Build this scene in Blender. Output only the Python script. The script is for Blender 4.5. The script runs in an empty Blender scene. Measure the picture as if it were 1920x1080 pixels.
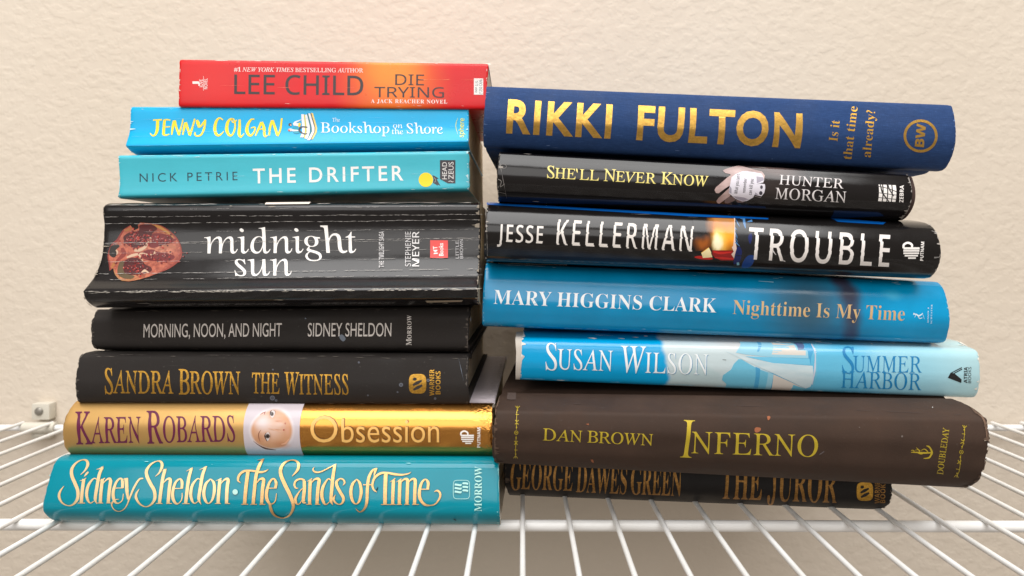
import bpy, bmesh, math, random
import numpy as np
from mathutils import Vector, Matrix

S = bpy.context.scene
COL = S.collection
random.seed(7)

# ------------------------------------------------------------------ camera
CX, CY, F, H = 978.0, 475.0, 1200.0, 0.142      # optical axis and focal length in photo pixels, lens height over shelf
cam = bpy.data.objects.new('camera', bpy.data.cameras.new('camera'))
COL.objects.link(cam)
cam.location = (0, 0, H)
cam.rotation_euler = (math.pi / 2, 0, 0)
cam.data.sensor_width = 36.0
cam.data.lens = 36.0 * F / 1920.0
cam.data.shift_x = -(CX - 960) / 1920.0
cam.data.shift_y = -(540 - CY) / 1920.0
cam.data.clip_start = 0.01
cam.data.clip_end = 20
cam.data.dof.use_dof = True
cam.data.dof.focus_distance = 0.335
cam.data.dof.aperture_fstop = 11.0
S.camera = cam

# ------------------------------------------------------------------ light
W = bpy.data.worlds.new('World')
S.world = W
W.use_nodes = True
W.node_tree.nodes['Background'].inputs[0].default_value = (1.0, 0.86, 0.73, 1)
W.node_tree.nodes['Background'].inputs[1].default_value = 0.30


def area(name, loc, target, sx, sy, power, col):
    d = bpy.data.lights.new(name, 'AREA')
    d.shape = 'RECTANGLE'
    d.size, d.size_y = sx, sy
    d.energy = power
    d.color = col
    o = bpy.data.objects.new(name, d)
    COL.objects.link(o)
    o.location = loc
    o.rotation_euler = (Vector(target) - Vector(loc)).to_track_quat('-Z', 'Y').to_euler()
    return o


area('ceiling_light', (0.02, -0.45, 2.0), (0.0, 0.42, 0.12), 2.2, 1.5, 64.0, (1.0, 0.99, 0.98))
area('front_fill', (-0.5, -1.9, 1.15), (0.0, 0.45, 0.05), 2.4, 1.5, 30.0, (1.0, 0.98, 0.96))  # added fill from high in front, stands for no particular lamp
S.view_settings.view_transform = 'Standard'
S.view_settings.look = 'None'
S.view_settings.exposure = 0.0
S.view_settings.gamma = 1.0
S.view_settings.use_curve_mapping = False


# ------------------------------------------------------------------ helpers
def lin(c):
    return tuple((x / 255 / 12.92) if x / 255 <= 0.04045 else ((x / 255 + 0.055) / 1.055) ** 2.4 for x in c) + (1.0,)


def tag(o, label=None, cat=None, group=None, kind=None):
    if label: o['label'] = label
    if cat: o['category'] = cat
    if group: o['group'] = group
    if kind: o['kind'] = kind
    return o


def link(name, me, parent=None):
    o = bpy.data.objects.new(name, me)
    COL.objects.link(o)
    if parent: o.parent = parent
    return o


class NT:
    """tiny node-tree builder"""

    def __init__(s, name):
        s.m = bpy.data.materials.new(name)
        s.m.use_nodes = True
        s.t = s.m.node_tree
        s.b = s.t.nodes['Principled BSDF']
        tc = s.t.nodes.new('ShaderNodeTexCoord')
        s.obj = tc.outputs['Object']

    def n(s, typ, **kw):
        nd = s.t.nodes.new(typ)
        for k, v in kw.items():
            setattr(nd, k, v)
        return nd

    def put(s, sock, v):
        if hasattr(v, 'is_output'):
            s.t.links.new(v, sock)
        else:
            sock.default_value = v

    def math(s, op, a, b=0.0, clamp=False):
        nd = s.n('ShaderNodeMath', operation=op, use_clamp=clamp)
        s.put(nd.inputs[0], a); s.put(nd.inputs[1], b)
        return nd.outputs[0]

    def scale(s, v, sc):
        nd = s.n('ShaderNodeVectorMath', operation='MULTIPLY')
        s.put(nd.inputs[0], v); s.put(nd.inputs[1], sc)
        return nd.outputs[0]

    def noise(s, v, sc, det=3.0, rough=0.55):
        nd = s.n('ShaderNodeTexNoise')
        s.put(nd.inputs['Vector'], v)
        nd.inputs['Scale'].default_value = sc
        nd.inputs['Detail'].default_value = det
        nd.inputs['Roughness'].default_value = rough
        return nd.outputs['Fac']

    def rng(s, v, a, b, c=0.0, d=1.0, smooth=False):
        nd = s.n('ShaderNodeMapRange')
        if smooth: nd.interpolation_type = 'SMOOTHSTEP'
        s.put(nd.inputs['Value'], v)
        for i, x in zip((1, 2, 3, 4), (a, b, c, d)):
            s.put(nd.inputs[i], x)
        return nd.outputs[0]

    def mix(s, f, a, b, mode='MIX'):
        nd = s.n('ShaderNodeMix', data_type='RGBA', blend_type=mode)
        s.put(nd.inputs[0], f); s.put(nd.inputs[6], a); s.put(nd.inputs[7], b)
        return nd.outputs[2]

    def bump(s, h, strength, dist, normal=None):
        nd = s.n('ShaderNodeBump')
        nd.inputs['Strength'].default_value = strength
        nd.inputs['Distance'].default_value = dist
        s.put(nd.inputs['Height'], h)
        if normal is not None: s.put(nd.inputs['Normal'], normal)
        return nd.outputs[0]

    def ellipse(s, c, r, rot=0.0, soft=0.5, vec=None):
        """mask 1 inside an ellipse in the book's x/z plane (metres); soft = fraction of the radius that fades"""
        mp = s.n('ShaderNodeMapping', vector_type='TEXTURE')
        s.put(mp.inputs[0], vec if vec is not None else s.obj)
        mp.inputs['Location'].default_value = (c[0], 0, c[1])
        mp.inputs['Rotation'].default_value = (0, rot, 0)
        mp.inputs['Scale'].default_value = (r[0], 1e4, r[1])
        ln = s.n('ShaderNodeVectorMath', operation='LENGTH')
        s.t.links.new(mp.outputs[0], ln.inputs[0])
        return s.rng(ln.outputs['Value'], 1.0 - soft, 1.0, 1.0, 0.0, True)


def basic(name, col, rough=0.5, metal=0.0, coat=0.0, mottle=0.0):
    k = NT(name)
    c = lin(col)
    if mottle:
        f = k.noise(k.obj, 900, 4, 0.7)
        d = tuple(x * (1 - mottle) for x in c[:3]) + (1,)
        k.put(k.b.inputs['Base Color'], k.mix(k.rng(f, 0.38, 0.62), d, c))
    else:
        k.b.inputs['Base Color'].default_value = c
    k.b.inputs['Roughness'].default_value = rough
    k.b.inputs['Metallic'].default_value = metal
    k.b.inputs['Coat Weight'].default_value = coat
    return k.m


_inks = {}


def ink(col, rough=0.4, metal=0.0, mottle=0.0):
    key = (col, rough, metal, mottle)
    if key not in _inks:
        _inks[key] = basic('printing_ink', col, rough, metal, 0.0, mottle)
    return _inks[key]


def foil(col, rough=0.28, worn=0.35, scale=700):
    k = NT('foil')
    c = lin(col)
    f = k.noise(k.scale(k.obj, (1, 1, 1.6)), scale, 5, 0.75)
    dk = tuple(x * (1 - worn) for x in c[:3]) + (1,)
    k.put(k.b.inputs['Base Color'], k.mix(k.rng(f, 0.35, 0.65), dk, c))
    k.b.inputs['Metallic'].default_value = 0.85
    k.put(k.b.inputs['Roughness'], k.rng(f, 0.3, 0.7, rough + 0.15, rough))
    k.put(k.b.inputs['Normal'], k.bump(f, 0.25, 0.0003))
    return k.m


# ------------------------------------------------------------------ fonts: Blender's own typeface and its mathematical alphabets
FONTS = {'gill': None, 'serif': (0x1D400, 0x1D41A, 0x1D7CE), 'ital': (0x1D434, 0x1D44E, None), 'sansb': (0x1D5D4, 0x1D5EE, 0x1D7EC),
         'sans': (0x1D5A0, 0x1D5BA, 0x1D7E2), 'roman': (0x1D434, 0x1D44E, None)}


def alpha(s, f):
    m = FONTS[f]
    if not m: return s
    o = ''
    for c in s:
        if 'A' <= c <= 'Z': o += chr(m[0] + ord(c) - 65)
        elif f in ('ital', 'roman') and c == 'h': o += '\u210e'
        elif 'a' <= c <= 'z': o += chr(m[1] + ord(c) - 97)
        elif '0' <= c <= '9' and m[2]: o += chr(m[2] + ord(c) - 48)
        else: o += c
    return o


def glyphs(body, f, off, track):
    cu = bpy.data.curves.new('lettering', 'FONT')
    cu.body = alpha(body, f)
    cu.size = 1.0
    cu.offset = off
    cu.space_character = track
    cu.resolution_u = 4
    o = bpy.data.objects.new('lettering', cu)
    COL.objects.link(o)
    dg = bpy.context.evaluated_depsgraph_get()
    me = o.evaluated_get(dg).to_mesh()
    v = np.array([p.co[:2] for p in me.vertices], dtype=float).reshape(-1, 2)
    fc = [tuple(p.vertices) for p in me.polygons]
    o.evaluated_get(dg).to_mesh_clear()
    bpy.data.objects.remove(o)
    bpy.data.curves.remove(cu)
    if f == 'roman' and len(v):
        v[:, 0] -= v[:, 1] * 0.285
    return v, fc


_cap = {}


def capheight(f):
    if f not in _cap:
        v, _ = glyphs('H', f, 0, 1)
        _cap[f] = v[:, 1].max()
    return _cap[f]


def spline(pts, ws=None, sub=6, closed=False):
    P = [np.array(p, float) for p in pts]
    Wd = list(ws) if ws is not None else [1] * len(P)
    n = len(P)
    if n < 3: return np.array(P), np.array(Wd, float)
    out, wo = [], []
    for i in range(n - 1):
        p0 = P[i - 1] if i else (P[-2] if closed else P[0] * 2 - P[1])
        p3 = P[i + 2] if i + 2 < n else (P[1] if closed else P[-1] * 2 - P[-2])
        p1, p2 = P[i], P[i + 1]
        for j in range(sub):
            t = j / sub
            out.append(0.5 * (2 * p1 + (p2 - p0) * t + (2 * p0 - 5 * p1 + 4 * p2 - p3) * t * t + (3 * p1 - p0 - 3 * p2 + p3) * t ** 3))
            wo.append(Wd[i] * (1 - t) + Wd[i + 1] * t)
    out.append(P[-1]); wo.append(Wd[-1])
    return np.array(out), np.array(wo, float)


def ray(u, v):
    return np.array([(u - CX) / F, 1.0, -(v - CY) / F])


CAM = np.array([0, 0, H])


# ------------------------------------------------------------------ a book
PAGE = None


def page_mat(name, col, dark=0.75):
    k = NT(name)
    f = k.noise(k.scale(k.obj, (3, 3, 2600)), 1.0, 3, 0.6)
    g = k.noise(k.obj, 60, 3)
    c = lin(col)
    d = tuple(x * dark for x in c[:3]) + (1,)
    e = tuple(x * y for x, y in zip(c[:3], (0.8, 0.72, 0.6))) + (1,)
    base = k.mix(k.rng(f, 0.35, 0.65), d, c)
    k.put(k.b.inputs['Base Color'], k.mix(k.rng(g, 0.45, 0.75), base, e))
    k.b.inputs['Roughness'].default_value = 0.9
    k.put(k.b.inputs['Normal'], k.bump(f, 0.6, 0.0004))
    return k.m


PAGES = page_mat('paper_pages', (226, 212, 186))
PAPER_EDGE = basic('paper_edge', (222, 214, 200), 0.8)


class Book:
    def __init__(s, label, A, B, outer, sil, inner, depth, hard, thick, jag=0.0002, joint=False, edge=None, sub=4):
        s.A = CAM + ray(A[0], A[1]) * A[2]
        s.B = CAM + ray(B[0], B[1]) * B[2]
        s.a = s.B - s.A
        s.L = np.linalg.norm(s.a)
        s.a /= s.L
        u = np.array([0, 0, 1.0]) - s.a[2] * s.a
        s.u = u / np.linalg.norm(u)
        s.n = np.cross(s.a, s.u)
        s.outer = outer
        P = s.B if outer == 'R' else s.A
        q = []
        for (x, y) in sil:
            d = ray(x, y)
            t = np.dot(P - CAM, s.a) / np.dot(d, s.a)
            r = CAM + d * t - s.A
            q.append((np.dot(r, s.u), np.dot(r, s.n)))
        q = np.array(q)
        ut, ub = q[:, 0].max(), q[:, 0].min()
        q[:, 0] = (q[:, 0] - ub) / (ut - ub)
        s.prof = spline(q, sub=sub)[0]
        tau = np.linspace(0, 1, 160)
        wv = np.full(160, -9.0)
        for (t0, w0), (t1, w1) in zip(s.prof[:-1], s.prof[1:]):
            lo, hi = min(t0, t1), max(t0, t1)
            m = (tau >= lo - 1e-6) & (tau <= hi + 1e-6)
            f = (tau - t0) / (t1 - t0) if abs(t1 - t0) > 1e-9 else np.zeros(160)
            wv[m] = np.maximum(wv[m], w0 + np.clip(f[m], 0, 1) * (w1 - w0))
        ok = wv > -8
        s.tau, s.wv = tau[ok], wv[ok]
        # the other end
        (x, yt), (x2, yb) = inner
        it = s._plane(x, yt, 1.0)
        ib = s._plane(x2, yb, 0.0)
        ai = 0.0 if outer == 'R' else s.L
        ao = s.L - ai
        s.tops = (ai, it[1], ao, ut)
        s.bots = (ai, ib[1], ao, ub)
        M = Matrix.Identity(4)
        for i in range(3):
            M[i][0] = s.a[i]; M[i][1] = -s.n[i]; M[i][2] = s.u[i]; M[i][3] = s.A[i]
        s.root = bpy.data.objects.new('book', None)
        COL.objects.link(s.root)
        s.root.matrix_world = M
        s.root.empty_display_size = 0.02
        tag(s.root, label, 'book')
        s.layer = 0.0
        s.step = 0.0000022      # each overprinted shape lies this much prouder, in metres
        s.depth, s.hard, s.thick, s.jag, s.joint = depth, hard, thick, jag, joint
        s.edge = edge or PAPER_EDGE
        s.parts = {}

    def _plane(s, x, y, tau):
        d = ray(x, y)
        w = float(np.interp(tau, s.tau, s.wv)) if len(s.tau) else 0.0
        t = (w - np.dot(CAM - s.A, s.n)) / np.dot(d, s.n)
        r = CAM + d * t - s.A
        return np.dot(r, s.a), np.dot(r, s.u)

    def top(s, a):
        x0, v0, x1, v1 = s.tops
        return v0 + (v1 - v0) * (a - x0) / (x1 - x0)

    def bot(s, a):
        x0, v0, x1, v1 = s.bots
        return v0 + (v1 - v0) * (a - x0) / (x1 - x0)

    def w(s, a, u):
        b, t = s.bot(a), s.top(a)
        return np.interp((u - b) / (t - b), s.tau, s.wv)

    def loc(s, x, y):
        """photo pixel -> (a, u) on the spine"""
        x = np.asarray(x, float); y = np.asarray(y, float)
        d = np.stack([(x - CX) / F, np.ones_like(x), -(y - CY) / F], -1)
        dn = d @ s.n; da = d @ s.a; du = d @ s.u
        c = CAM - s.A
        cn, ca, cu = c @ s.n, c @ s.a, c @ s.u
        w = np.zeros_like(x)
        for _ in range(14):
            t = (w - cn) / dn
            a = ca + t * da; u = cu + t * du
            w = 0.4 * w + 0.6 * s.w(a, u)
        return a, u

    def px(s, x, y):
        a, u = s.loc(np.array([x]), np.array([y]))
        return float(a[0]), float(u[0])

    def rad(s, x, y, rx, ry):
        a0, u0 = s.px(x - rx / 2, y); a1, u1 = s.px(x + rx / 2, y)
        a2, u2 = s.px(x, y - ry / 2); a3, u3 = s.px(x, y + ry / 2)
        return abs(a1 - a0), abs(u2 - u3)

    # -------------------------------------------------------------- body
    def body(s, mat, page=None, board=None):
        n = len(s.prof)
        w_top, w_bot = s.prof[0][1], s.prof[-1][1]
        pts = []      # (tau, w, du)
        back = -s.depth
        nb = 6
        if s.joint:
            tj = [(back, 0), (back * 0.5, 0), (w_top - 0.0125, 0), (w_top - 0.0095, -0.0004), (w_top - 0.0065, -0.0017), (w_top - 0.0035, -0.0010), (w_top - 0.0012, -0.0001)]
            bj = [(w_bot - 0.0012, 0.0001), (w_bot - 0.0035, 0.0010), (w_bot - 0.0065, 0.0017), (w_bot - 0.0095, 0.0004), (w_bot - 0.0125, 0), (back * 0.5, 0), (back, 0)]
        else:
            tj = [(back, 0), (back * 0.5, 0), (w_top - 0.004, 0)]
            bj = [(w_bot - 0.004, 0), (back * 0.5, 0), (back, 0)]
        t0, t1 = s.prof[0][0], s.prof[-1][0]
        pts += [(t0, w, d) for w, d in tj]
        k0 = len(pts)
        pts += [(t, w, 0) for t, w in s.prof]
        k1 = len(pts)
        pts += [(t1, w, d) for w, d in bj]

        def section(a, inset):
            b, t = s.bot(a), s.top(a)
            P = np.array([(b + q[0] * (t - b) + q[2], q[1]) for q in pts])
            T = np.gradient(P, axis=0)
            T /= np.linalg.norm(T, axis=1)[:, None] + 1e-12
            N = np.stack([T[:, 1], -T[:, 0]], 1)     # inward for a path running top-back -> front -> bottom-back
            return P + N * inset

        # test the inward direction once
        P0 = section(s.L / 2, 0); P1 = section(s.L / 2, 0.001)
        sg = 1 if P1[:, 1][(k0 + k1) // 2] < P0[:, 1][(k0 + k1) // 2] else -1
        sec = lambda a, d: section(a, sg * d)
        L = s.L
        st = [0.0, 0.00035, 0.0011, 0.003] + list(np.linspace(0.008, L - 0.008, 34)) + [L - 0.003, L - 0.0011, L - 0.00035, L]
        ins = [0.00035, 0.00008, 0.0, 0.0] + [0.0] * 34 + [0, 0, 0.00008, 0.00035]
        bm = bmesh.new()
        rings = []
        rnd = random.Random(hash(s.root['label']) % 1 + len(pts))
        jag0 = np.cumsum([rnd.uniform(-1, 1) for _ in pts]); jag0 -= np.linspace(jag0[0], jag0[-1], len(pts)); jag0 -= jag0[k0:k1].mean()
        jag1 = np.cumsum([rnd.uniform(-1, 1) for _ in pts]); jag1 -= np.linspace(jag1[0], jag1[-1], len(pts)); jag1 -= jag1[k0:k1].mean()
        jf = np.array([1.0 if k0 - 1 <= i <= k1 else 0.15 for i in range(len(pts))])
        for q, (a, d) in enumerate(zip(st, ins)):
            O = sec(a, d); I = sec(a, s.thick)
            aj = np.full(len(pts), a)
            if q < 3: aj = aj + np.clip(jag0 * s.jag * jf, -0.0008, 0.0008) * (1 - q / 3)
            if q > len(st) - 4: aj = aj + np.clip(jag1 * s.jag * jf, -0.0008, 0.0008) * (1 - (len(st) - 1 - q) / 3)
            o = [bm.verts.new((aj[i], -p[1], p[0])) for i, p in enumerate(O)]
            r = [bm.verts.new((aj[i], -p[1], p[0])) for i, p in enumerate(I)]
            rings.append((o, r))
        m = len(pts)
        for (o0, r0), (o1, r1) in zip(rings[:-1], rings[1:]):
            for i in range(m - 1):
                bm.faces.new((o0[i], o1[i], o1[i + 1], o0[i + 1])).material_index = 0
                bm.faces.new((r0[i], r0[i + 1], r1[i + 1], r1[i])).material_index = 1
            for i in (0, m - 1):
                f = bm.faces.new((o0[i], r0[i], r1[i], o1[i])); f.material_index = 1
        for (o, r), _ in ((rings[0], 0), (rings[-1], 1)):
            for i in range(m - 1):
                f = bm.faces.new((o[i], o[i + 1], r[i + 1], r[i])); f.material_index = 1
        bmesh.ops.recalc_face_normals(bm, faces=bm.faces)
        me = bpy.data.meshes.new('cover')
        bm.to_mesh(me); bm.free()
        me.materials.append(mat); me.materials.append(board or s.edge)
        for p in me.polygons: p.use_smooth = True
        me.set_sharp_from_angle(angle=math.radians(40))
        s.cover = link('cover', me, s.root)
        # pages
        e = 0.0032 if s.hard else 0.00025
        g = s.thick + (0.0006 if s.hard else 0.0001)
        bm = bmesh.new()
        R = []
        for a in (e, L - e):
            I = sec(a, g)
            I[:, 1] = np.maximum(I[:, 1], back + (0.003 if s.hard else 0.0002))
            keep = [I[0]]
            for p in I[1:]:
                if np.linalg.norm(p - keep[-1]) > 1e-5: keep.append(p)
            R.append([bm.verts.new((a, -p[1], p[0])) for p in I])
        k = len(R[0])
        for i in range(k):
            j = (i + 1) % k
            bm.faces.new((R[0][i], R[1][i], R[1][j], R[0][j]))
        for r in R: bm.faces.new(r)
        bmesh.ops.recalc_face_normals(bm, faces=bm.faces)
        bmesh.ops.triangulate(bm, faces=[f for f in bm.faces if len(f.verts) > 4])
        me = bpy.data.meshes.new('page_block')
        bm.to_mesh(me); bm.free()
        me.materials.append(page or PAGES)
        s.page_block = link('page_block', me, s.root)
        return s

    # -------------------------------------------------------------- print on the spine
    def begin(s, name):
        s.part = name
        s.shapes = []
        return s

    def _add(s, v, faces, mat):
        s.layer += s.step
        s.shapes.append((np.asarray(v, float), faces, mat, 0.00004 + s.layer))

    def poly(s, pts, mat, smooth=False, xf=None):
        if smooth: pts = spline(list(pts) + [pts[0]], closed=True, sub=4)[0][:-1]
        v = np.array(pts, float)
        if xf: v = np.stack([xf[0] + v[:, 0] / xf[2], xf[1] + v[:, 1] / xf[2]], 1)
        s._add(v, [tuple(range(len(v)))], mat)
        return s

    def disc(s, x, y, rx, ry, mat, rot=0.0, n=28):
        c, k = math.cos(rot), math.sin(rot)
        p = []
        for i in range(n):
            t = i * 2 * math.pi / n
            dx, dy = rx * math.cos(t), ry * math.sin(t)
            p.append((x + c * dx - k * dy, y + k * dx + c * dy))
        return s.poly(p, mat)

    def rib(s, pts, ws, mat, xf=None, sub=6, closed=False):
        pts = np.array(pts, float)
        if np.isscalar(ws): ws = [ws] * len(pts)
        ws = np.array(ws, float)
        if xf:
            pts = np.stack([xf[0] + pts[:, 0] / xf[2], xf[1] + pts[:, 1] / xf[2]], 1)
            ws = ws / xf[2]
        P, Wd = spline(pts, ws, sub, closed)
        T = np.gradient(P, axis=0)
        if closed: T[0] = T[-1] = P[1] - P[-2]
        T /= np.linalg.norm(T, axis=1)[:, None] + 1e-9
        N = np.stack([-T[:, 1], T[:, 0]], 1)
        a, b = P + N * Wd[:, None] / 2, P - N * Wd[:, None] / 2
        n = len(P)
        s._add(np.concatenate([a, b]), [(i, i + 1, n + i + 1, n + i) for i in range(n - 1)], mat)
        return s

    def ring(s, x, y, rx, ry, wd, mat, n=40):
        t = np.linspace(0, 2 * math.pi, n + 1)
        return s.rib([(x + rx * math.cos(q), y + ry * math.sin(q)) for q in t], wd, mat, sub=1, closed=True)

    def text(s, runs, font, p0, p1, h, mat, off=0.0, track=1.0, lean=0.0, slices=None, gap=0.05, jitter=0.0):
        """lettering from baseline start p0 to end p1 (photo pixels), capitals h pixels tall"""
        if isinstance(runs, str): runs = [(runs, 1.0)]
        V, Fc, x = [], [], 0.0
        nv = 0
        for r in runs:
            body, sc = r[0], r[1]
            dy = r[2] if len(r) > 2 else 0.0
            fn = r[3] if len(r) > 3 else font
            v, f = glyphs(body.rstrip(), fn, off, track)
            v = v / capheight(fn)
            v[:, 0] -= v[:, 0].min()
            v = v * sc
            wd = v[:, 0].max()
            v[:, 0] += x; v[:, 1] += dy
            x += wd + (gap if body.rstrip() == body else 0.40) * (track if track > 1 else 1) - (0.11 if body == 'K' else 0.0)
            V.append(v); Fc += [tuple(i + nv for i in q) for q in f]
            nv += len(v)
        V = np.concatenate(V)
        if slices:
            bm = bmesh.new()
            bv = [bm.verts.new((p[0], p[1], 0)) for p in V]
            for q in Fc:
                try: bm.faces.new([bv[i] for i in q])
                except ValueError: pass
            for (y0, y1, dx) in slices:
                for yy in (y0, y0 + 0.012, y1 - 0.012, y1):
                    bmesh.ops.bisect_plane(bm, geom=bm.verts[:] + bm.edges[:] + bm.faces[:], plane_co=(0, yy, 0), plane_no=(0, 1, 0), dist=1e-6)
            bm.verts.index_update()
            V = np.array([v.co[:2] for v in bm.verts])
            Fc = [tuple(v.index for v in f.verts) for f in bm.faces]
            bm.free()
            V2 = V.copy()
            for (y0, y1, dx) in slices:
                m = (V[:, 1] > y0 + 0.006) & (V[:, 1] < y1 - 0.006)
                V2[m, 0] += dx
            V = V2
        V[:, 0] /= V[:, 0].max()
        p0 = np.array(p0, float); p1 = np.array(p1, float)
        d = p1 - p0
        e = d / np.linalg.norm(d)
        up = np.array([e[1], -e[0]]) + lean * e
        P = p0 + V[:, :1] * d + V[:, 1:] * up * h
        s._add(P, Fc, mat)
        return s

    def wear(s, col, seed, n=26, lips=14, size=1.0):
        """rubbed nicks at both spine ends and along the two lips, in the book's own metres"""
        R = random.Random(seed)
        m = ink(col, .8)
        s.begin('spine_creases')
        keep = s.layer
        for i in range(n):
            e = 0.0004 if R.random() < .5 else s.L - 0.0004
            g = 1 if e < .01 else -1
            t = R.choice([R.betavariate(.5, .5), R.random()]) * .94 + .03
            u = s.bot(e) + t * (s.top(e) - s.bot(e))
            d, h = R.expovariate(1 / .0007) * size + .0002, R.uniform(.0002, .0010) * size
            p = [(e, u - h)]
            for k in range(1, 4): p.append((e + g * d * R.uniform(.3, 1), u - h + 2 * h * k / 4))
            p.append((e, u + h))
            s.shapes.append((np.array(p), [tuple(range(len(p)))], m, s._off(), True))
        for i in range(lips):
            a = R.uniform(.003, s.L - .003)
            up = R.random() < .6
            ln, h = R.uniform(.0008, .006) * size, R.uniform(.00006, .00022) * size
            hh = s.top(a) - s.bot(a)
            u = s.bot(a) + hh * (R.uniform(.93, .975) if up else R.uniform(.03, .08))
            p = [(a, u), (a + ln * .3, u - h * R.random()), (a + ln * .7, u - h), (a + ln, u), (a + ln * .6, u + h), (a + ln * .2, u + h * R.random())]
            s.shapes.append((np.array(p), [tuple(range(len(p)))], m, s._off(), True))
        s.end()
        return s

    def _off(s):
        s.layer += 0.0000008
        return 0.00004 + s.layer

    def end(s, label=None):
        mats, vs, fs, mi = [], [], [], []
        for sh in s.shapes:
            v, faces, mat, off = sh[:4]
            a, u = (v[:, 0], v[:, 1]) if len(sh) > 4 else s.loc(v[:, 0], v[:, 1])
            bm = bmesh.new()
            bv = [bm.verts.new((a[i], u[i], 0)) for i in range(len(v))]
            for f in faces:
                try: bm.faces.new([bv[i] for i in f])
                except ValueError: pass
            lo, hi = u.min(), u.max()
            g = 0.0008       # every shape is cut along the same lines, so that overprinted shapes stay parallel
            bmesh.ops.triangulate(bm, faces=[f for f in bm.faces if len(f.verts) > 4])
            for i in range(math.floor(lo / g) + 1, math.ceil(hi / g)):
                bmesh.ops.bisect_plane(bm, geom=bm.verts[:] + bm.edges[:] + bm.faces[:], plane_co=(0, i * g, 0), plane_no=(0, 1, 0), dist=1e-7)
            bm.verts.index_update()
            X = np.array([p.co[:2] for p in bm.verts])
            w = s.w(X[:, 0], X[:, 1]); w2 = s.w(X[:, 0], X[:, 1] + 0.0003); w1 = s.w(X[:, 0], X[:, 1] - 0.0003)
            sl = np.clip((w2 - w1) / 0.0006, -3, 3)
            nn = np.sqrt(1 + sl * sl)
            w = np.maximum(w, np.maximum(w1, w2) * 0.5 + w * 0.5)
            base = len(vs)
            for i in range(len(X)):
                vs.append((X[i, 0], -(w[i] + off / nn[i] + off * 0.5), X[i, 1] - off * sl[i] / nn[i]))
            if mat not in mats: mats.append(mat)
            for f in bm.faces:
                idx = [q.index + base for q in f.verts]
                if f.normal.z < 0: idx.reverse()
                fs.append(idx); mi.append(mats.index(mat))
            bm.free()
        me = bpy.data.meshes.new(s.part)
        me.from_pydata(vs, [], fs)
        for m in mats: me.materials.append(m)
        me.polygons.foreach_set('material_index', mi)
        for p in me.polygons: p.use_smooth = True
        me.update()
        if s.part in ('spine_creases', 'scuff_marks', 'price_label'):
            # wear and stuck-on print belong to the cover's own surface
            cm = s.cover.data
            bm = bmesh.new()
            bm.from_mesh(cm)
            k = len(cm.materials)
            nf = len(bm.faces)
            bm.from_mesh(me)
            bm.faces.ensure_lookup_table()
            for f in bm.faces[nf:]: f.material_index += k
            bm.to_mesh(cm); bm.free()
            for m in mats: cm.materials.append(m)
            bpy.data.meshes.remove(me)
            return s.cover
        o = link(s.part, me, s.cover)
        if label: o['label'] = label
        return o

    def crease(s, x0, x1, y0, y1, mat, wd=0.7, fill=0.6, seed=1, wob=0.8, seg=9):
        keep, s.step = s.step, 0.0000004
        """a broken, wandering crack of worn print along the spine"""
        R = random.Random(seed)
        x = x0
        yo = 0.0
        while x < x1:
            n = R.randint(2, 6)
            ln = n * seg * R.uniform(0.5, 1.2)
            if x1 - x0 < abs(y1 - y0): ln *= (x1 - x0) / abs(y1 - y0)
            if R.random() < fill:
                pts, ws = [], []
                for i in range(n + 1):
                    q = x + ln * i / n
                    yo = yo * 0.8 + R.uniform(-wob, wob) * 0.5
                    q = min(q, x1)
                    pts.append((q + (yo * 0.5 if x1 - x0 < abs(y1 - y0) else 0), y0 + (y1 - y0) * (q - x0) / (x1 - x0) + yo))
                    ws.append(wd * R.uniform(0.25, 1.3) if 0 < i < n else 0.08)
                s.rib(pts, ws, mat, sub=2)
            x += ln * R.uniform(0.8, 1.1)
        s.step = keep
        return s


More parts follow.
